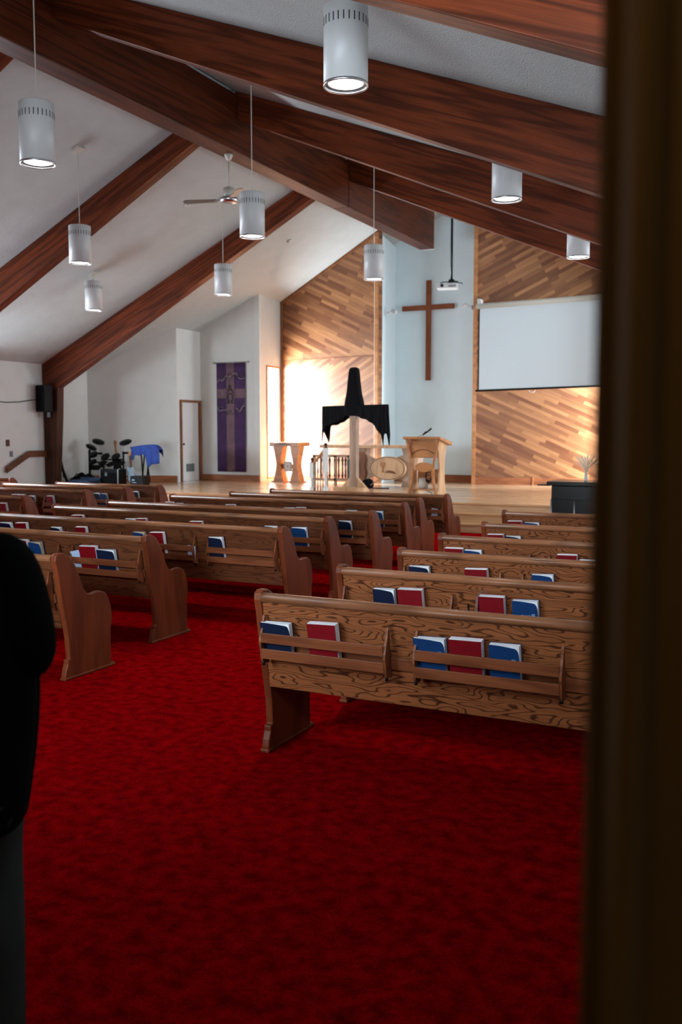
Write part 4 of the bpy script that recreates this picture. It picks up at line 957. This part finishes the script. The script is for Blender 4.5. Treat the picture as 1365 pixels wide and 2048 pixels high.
# small amp, bag, seat, mic stands
root = empty('practice_amplifier', (sx(280, 17.3), 17.3, Zs), 0, 'small black practice amplifier at the foot of the keyboard stand', 'amplifier')
MB().box(-.19, .19, -.12, .12, 0, .24).build('cabinet', M['black'], root, bevel=.01)
b = MB(); b.box(-.13, -.105, -.126, -.12, .13, .165); b.box(-.09, -.065, -.126, -.12, .13, .165); b.box(-.13, .0, -.126, -.12, .085, .095); b.build('panel_marks', M['paper'], root)
root = empty('blue_chair', (sx(170, 16.9), 16.9, Zs), 0, 'navy upholstered chair back showing over the far pews', 'chair')
MB().box(-.30, .30, .16, .22, .10, at(170, 957, Y=16.9).z - Zs + .02).build('backrest', M['seatblue'], root, bevel=.03)
MB().box(-.30, .30, -.25, .2, .08, .14).build('seat', M['seatblue'], root, bevel=.02)
for x in (-.26, .26):
    for y in (-.2, .18): MB().tube([(x, y, 0), (x, y, .1)], .014, 8).build('leg', M['blackshell'], root)
root = empty('gear_bag', (sx(160, 17.2), 17.35, Zs), R_(4), 'lumpy black gear bag behind the navy chair', 'bag')
b = MB(); b.grid([[Vector((-.42 + .84 * i / 12, -.18 + .36 * j / 6, .26 * math.sin(math.pi * (i + .01) / 12.02) ** .5 * math.sin(math.pi * (j + .01) / 6.02) ** .5 + .04 * math.sin(i * 1.7) * math.sin(math.pi * i / 12) * (0 < j < 6))) for i in range(13)] for j in range(7)])
b.build('bag_body', M['cloth'], root, solid=.01); MB().tube([(-.2, -.2, .12), (-.05, -.22, .26), (.1, -.2, .14)], .014, 8).build('handle', M['black'], root)
root = empty('folded_mic_stands', (sx(132, 17.0), 17.0, Zs), 0, 'bundle of folded black microphone stands leaning behind the timber post', 'microphone stands')
for k, (a, c_) in enumerate((((113, 868), (128, 955)), ((117, 895), (131, 958)), ((112, 880), (122, 950)), ((120, 925), (134, 962)))):
    pa, pb = at(*a, Y=16.98), at(*c_, Y=16.88); MB().tube([pa - root.location, pb - root.location], .018 + .014 * (k == 3), 8).build('stand_tube', M['nickel'] if k == 2 else M['black'], root)
# keyboard on an X stand under a blue cloth
kx = sx(290, 17.6); ky = 17.6
root = empty('keyboard_stand', (kx, ky, Zs), 0, 'black crossed keyboard stand holding up the blue cloth', 'keyboard stand')
kt = at(290, 893, Y=ky).z - Zs
for (a, c_) in (((282, 900), (287, 965)), ((290, 900), (284, 965)), ((300, 900), (293, 965)), ((292, 900), (300, 965))):
    pa, pb = at(*a, Y=ky), at(*c_, Y=ky); MB().tube([pa - root.location, pb - root.location], .018, 8).build('stand_leg', M['black'], root)
MB().box(-.34, .16, -.10, .10, kt - .06, kt - .01).build('keyboard', M['black'], root, bevel=.01)
L0, R0_ = at(262, 893, Y=ky - .17).x, at(318, 893, Y=ky - .17).x
def low(u):
    P_ = [(0, 918), (.08, 921), (.12, 910), (.3, 911), (.42, 908), (.5, 912), (.56, 932), (.64, 934), (.72, 928), (.9, 927), (1.0, 926)]
    for (a, ya), (c_, yc) in zip(P_, P_[1:]):
        if a <= u <= c_: return ya + (yc - ya) * (u - a) / (c_ - a)
    return 926
tops = lambda u: 894 - 5 * math.sin(min(1, u * 1.3) * math.pi * .5) + 9 * max(0, u - .85) / .15 * max(0, u - .85) / .15
rows = []
for j in range(15):
    v = j / 14; row = []
    for i in range(41):
        u = i / 40; x = L0 + (R0_ - L0) * u; zt_ = at(290, tops(u), Y=ky).z; zl = at(290, low(u), Y=ky).z
        if v < .3: y = .15 - .3 * v / .3; z = zt_ - .03 * (1 - v / .3) ** 2; x -= .13 * (1 - v / .3)
        else: y = -.15 - .02 * math.sin(u * 31) * (v - .3) - .01; z = zt_ - (zt_ - zl) * (v - .3) / .7
        row.append(Vector((x - kx, y, z - Zs)))
    rows.append(row)
rows.insert(0, [Vector((v.x, .16, v.z - .16)) for v in rows[0]])
tag(MB().grid(rows).build('blue_cover_cloth', M['bluecloth'], None, solid=.006, loc=(kx, ky, Zs)), 'bright royal blue cloth thrown over the keyboard on its stand', 'cloth')

# ================================================================ the person at the left edge
def person():
    px, py = at(0, 900, Y=1.5).x, 0
    d = 2.1
    c = Vector((0, 0, 0)) + Vector((_F.x, _F.y, 0)).normalized() * d + _R * (-.945)
    root = empty('person', (c.x, c.y, 0), R_(32), 'person in a black jacket and grey trousers standing at the left photo edge', 'person')
    # local: faces +y, right hand at +x
    J = {'pel': ((0, 0, .95), (.15, .11)), 'wa': ((0, -.01, 1.12), (.145, .105)), 'ch': ((0, -.01, 1.34), (.175, .12)), 'nk': ((0, -.01, 1.52), (.07, .065)), 'hd0': ((0, .01, 1.60), (.055, .058)),
         'rs': ((.19, -.01, 1.47), (.07, .07)), 're': ((.235, -.05, 1.22), (.052, .052)), 'rw': ((.13, .20, 1.22), (.032, .032)),
         'ls': ((-.19, -.01, 1.47), (.07, .07)), 'le': ((-.235, -.05, 1.22), (.052, .052)), 'lw': ((-.13, .20, 1.22), (.032, .032)),
         'rh': ((.095, 0, .88), (.095, .10)), 'rk': ((.10, .02, .50), (.062, .066)), 'ra': ((.105, -.01, .10), (.038, .042)), 'rt': ((.115, .14, .04), (.035, .03)),
         'lh': ((-.095, 0, .88), (.095, .10)), 'lk': ((-.10, .02, .50), (.062, .066)), 'la': ((-.105, -.01, .10), (.038, .042)), 'lt': ((-.115, .14, .04), (.035, .03))}
    E_ = [('pel', 'wa'), ('wa', 'ch'), ('ch', 'nk'), ('nk', 'hd0'), ('ch', 'rs'), ('rs', 're'), ('re', 'rw'), ('ch', 'ls'), ('ls', 'le'), ('le', 'lw'), ('pel', 'rh'), ('rh', 'rk'), ('rk', 'ra'), ('ra', 'rt'), ('pel', 'lh'), ('lh', 'lk'), ('lk', 'la'), ('la', 'lt')]
    def skin_obj(nm, joints, edges, mat, rootk, grow=1.0, sub=2):
        ks = list(joints); me = bpy.data.meshes.new(nm); me.from_pydata([joints[k][0] for k in ks], [(ks.index(a), ks.index(c_)) for a, c_ in edges], [])
        o = bpy.data.objects.new(nm, me); COL.objects.link(o); o.parent = root; me.materials.append(mat)
        md = o.modifiers.new('skin', 'SKIN'); md.use_smooth_shade = True
        for i, k in enumerate(ks):
            me.skin_vertices[0].data[i].radius = (joints[k][1][0] * grow, joints[k][1][1] * grow); me.skin_vertices[0].data[i].use_root = (k == rootk)
        sb = o.modifiers.new('sub', 'SUBSURF'); sb.levels = sub; sb.render_levels = sub
        return o
    JB = {k: ((v[0][0] * .96, v[0][1], v[0][2] - (.02 if k in ('rs', 'ls') else 0)), (v[1][0] * .78, v[1][1] * .78) if k not in ('nk', 'hd0', 'rw', 'lw') else v[1]) for k, v in J.items()}
    body = skin_obj('body', JB, E_, M['skin'], 'pel')
    # head
    b = MB(); prof = [(-.115, .02), (-.10, .055), (-.06, .074), (0, .082), (.05, .080), (.09, .060), (.118, .02)]
    rows = []
    for z, r in prof: rows.append([Vector((r * .93 * math.cos(a), .015 + r * 1.18 * math.sin(a) + (.012 if z < -.05 and math.sin(a) > 0 else 0), 1.70 + z)) for a in [2*math.pi*k/24 for k in range(25)]])
    b.grid(rows); b.tube([(0, .105, 1.72), (0, .122, 1.69), (0, .105, 1.675)], [.008, .013, .008], 8)
    for s_ in (-1, 1): b.lathe([(.004, 0), (.018, .004), (.022, .010), (.012, .014)], (s_ * .078, .0, 1.69), 10, Matrix.Rotation(R_(90 * s_), 4, 'Y'))
    b.build('head', M['skin'], root, sub=1)
    b = MB()
    for s_ in (-1, 1): b.lathe([(.003, 0), (.011, .003), (.009, .007)], (s_ * .030, .098, 1.715), 10, Matrix.Rotation(R_(-90), 4, 'X'))
    b.box(-.022, .022, .100, .106, 1.640, 1.646); b.build('face_features', M['hair'], root)
    b = MB(); rows = []
    for z, r in [(-.05, .074), (0, .083), (.05, .085), (.09, .068), (.122, .03), (.128, .004)]:
        rows.append([Vector((r * .96 * math.cos(a), -.004 + r * 1.15 * math.sin(a) - (.018 if z < .06 else 0) * (math.sin(a) > 0) - (.06 if z <= .0 and math.sin(a) > .3 else 0), 1.705 + z)) for a in [2*math.pi*k/24 for k in range(25)]])
    b.grid(rows).build('hair', M['hair'], root, sub=1)
    # hands: palm and five fingers, slightly curled
    for s_ in (-1, 1):
        w = Vector((s_ * .13, .20, 1.22)); HJ = {'w': (tuple(w), (.028, .020)), 'p': (tuple(w + Vector((-s_ * .02, .06, .0))), (.022, .036))}; HE = [('w', 'p')]
        for f, (dy, ln) in enumerate(((.028, .070), (.010, .078), (-.008, .072), (-.026, .058))):
            k0 = w + Vector((-s_ * .03, .085, dy)); k1 = k0 + Vector((-s_ * ln * .30, ln * .34, 0)); k2 = k1 + Vector((-s_ * ln * .42, .004, 0))
            HJ['a%d' % f] = (tuple(k0), (.0095, .0095)); HJ['b%d' % f] = (tuple(k1), (.0088, .0088)); HJ['c%d' % f] = (tuple(k2), (.007, .007)); HE += [('p', 'a%d' % f), ('a%d' % f, 'b%d' % f), ('b%d' % f, 'c%d' % f)]
        t0 = w + Vector((-s_ * .022, .045, .045)); t1 = t0 + Vector((-s_ * .022, .03, .018)); HJ['t0'] = (tuple(t0), (.011, .011)); HJ['t1'] = (tuple(t1), (.009, .009)); HE += [('w', 't0'), ('t0', 't1')]
        skin_obj('hand', HJ, HE, M['skin'], 'w', sub=1)
    # clothing
    CJ = {k: J[k] for k in ('pel', 'wa', 'ch', 'rs', 're', 'rw', 'ls', 'le', 'lw', 'nk')}
    CJ = {'hem': ((0, -.005, .86), (.20, .14)), 'pel': ((0, -.01, .96), (.195, .14)), 'wa': ((0, -.015, 1.14), (.20, .145)), 'ch': ((0, -.02, 1.34), (.21, .15)), 'nk': ((0, -.015, 1.50), (.095, .085)),
          'rs': ((.19, -.02, 1.455), (.085, .09)), 're': ((.225, -.06, 1.22), (.080, .082)), 'rw': ((.145, .17, 1.215), (.055, .055)), 'ls': ((-.19, -.02, 1.455), (.085, .09)), 'le': ((-.225, -.06, 1.22), (.080, .082)), 'lw': ((-.145, .17, 1.215), (.055, .055))}
    prof = [(.845, .200, .150), (.86, .206, .156), (.96, .222, .165), (1.08, .238, .168), (1.20, .242, .170), (1.34, .235, .165), (1.43, .215, .150), (1.485, .165, .125), (1.515, .11, .10), (1.545, .085, .085), (1.56, .075, .075)]
    rows = [[Vector((rx * math.copysign(abs(math.cos(a)) ** .85, math.cos(a)), -.015 + ry * math.copysign(abs(math.sin(a)) ** .85, math.sin(a)), z + .004 * math.sin(3 * a + z * 9))) for a in [2*math.pi*k/32 for k in range(33)]] for z, rx, ry in prof]
    jk = MB().grid(rows).build('jacket', M['jacket'], root, solid=.01, sub=1)
    for s_ in ('r', 'l'):
        sj = {k: CJ[s_ + k] for k in ('s', 'e', 'w')}; c_ = CJ[s_ + 's'][0]; sj['o'] = ((c_[0] * .55, c_[1], c_[2] - .03), (.09, .10))
        skin_obj('sleeve', sj, [('o', 's'), ('s', 'e'), ('e', 'w')], M['jacket'], 'o')
    TJ = {'pel': ((0, 0, .93), (.16, .12)), 'rh': ((.095, 0, .84), (.105, .11)), 'rk': ((.105, .015, .50), (.085, .09)), 'ra': ((.11, -.01, .09), (.07, .08)), 'lh': ((-.095, 0, .84), (.105, .11)), 'lk': ((-.105, .015, .50), (.085, .09)), 'la': ((-.11, -.01, .09), (.07, .08))}
    skin_obj('trousers', TJ, [('pel', 'rh'), ('rh', 'rk'), ('rk', 'ra'), ('pel', 'lh'), ('lh', 'lk'), ('lk', 'la')], M['trousers'], 'pel')
    for s_ in (-1, 1):
        b = MB(); rr = []
        for y, w_, h in ((-.09, .03, .05), (-.06, .045, .085), (.02, .045, .09), (.10, .05, .06), (.17, .042, .045), (.20, .015, .03)):
            rr.append([Vector((s_ * .113 + w_ * math.cos(a), y, .002 + h * .5 + h * .5 * math.sin(a))) for a in [2*math.pi*k/14 for k in range(15)]])
        b.grid(rr).build('shoe', M['shoe'], root)
    root.scale = (1, 1, 1.02)
    return root
person()
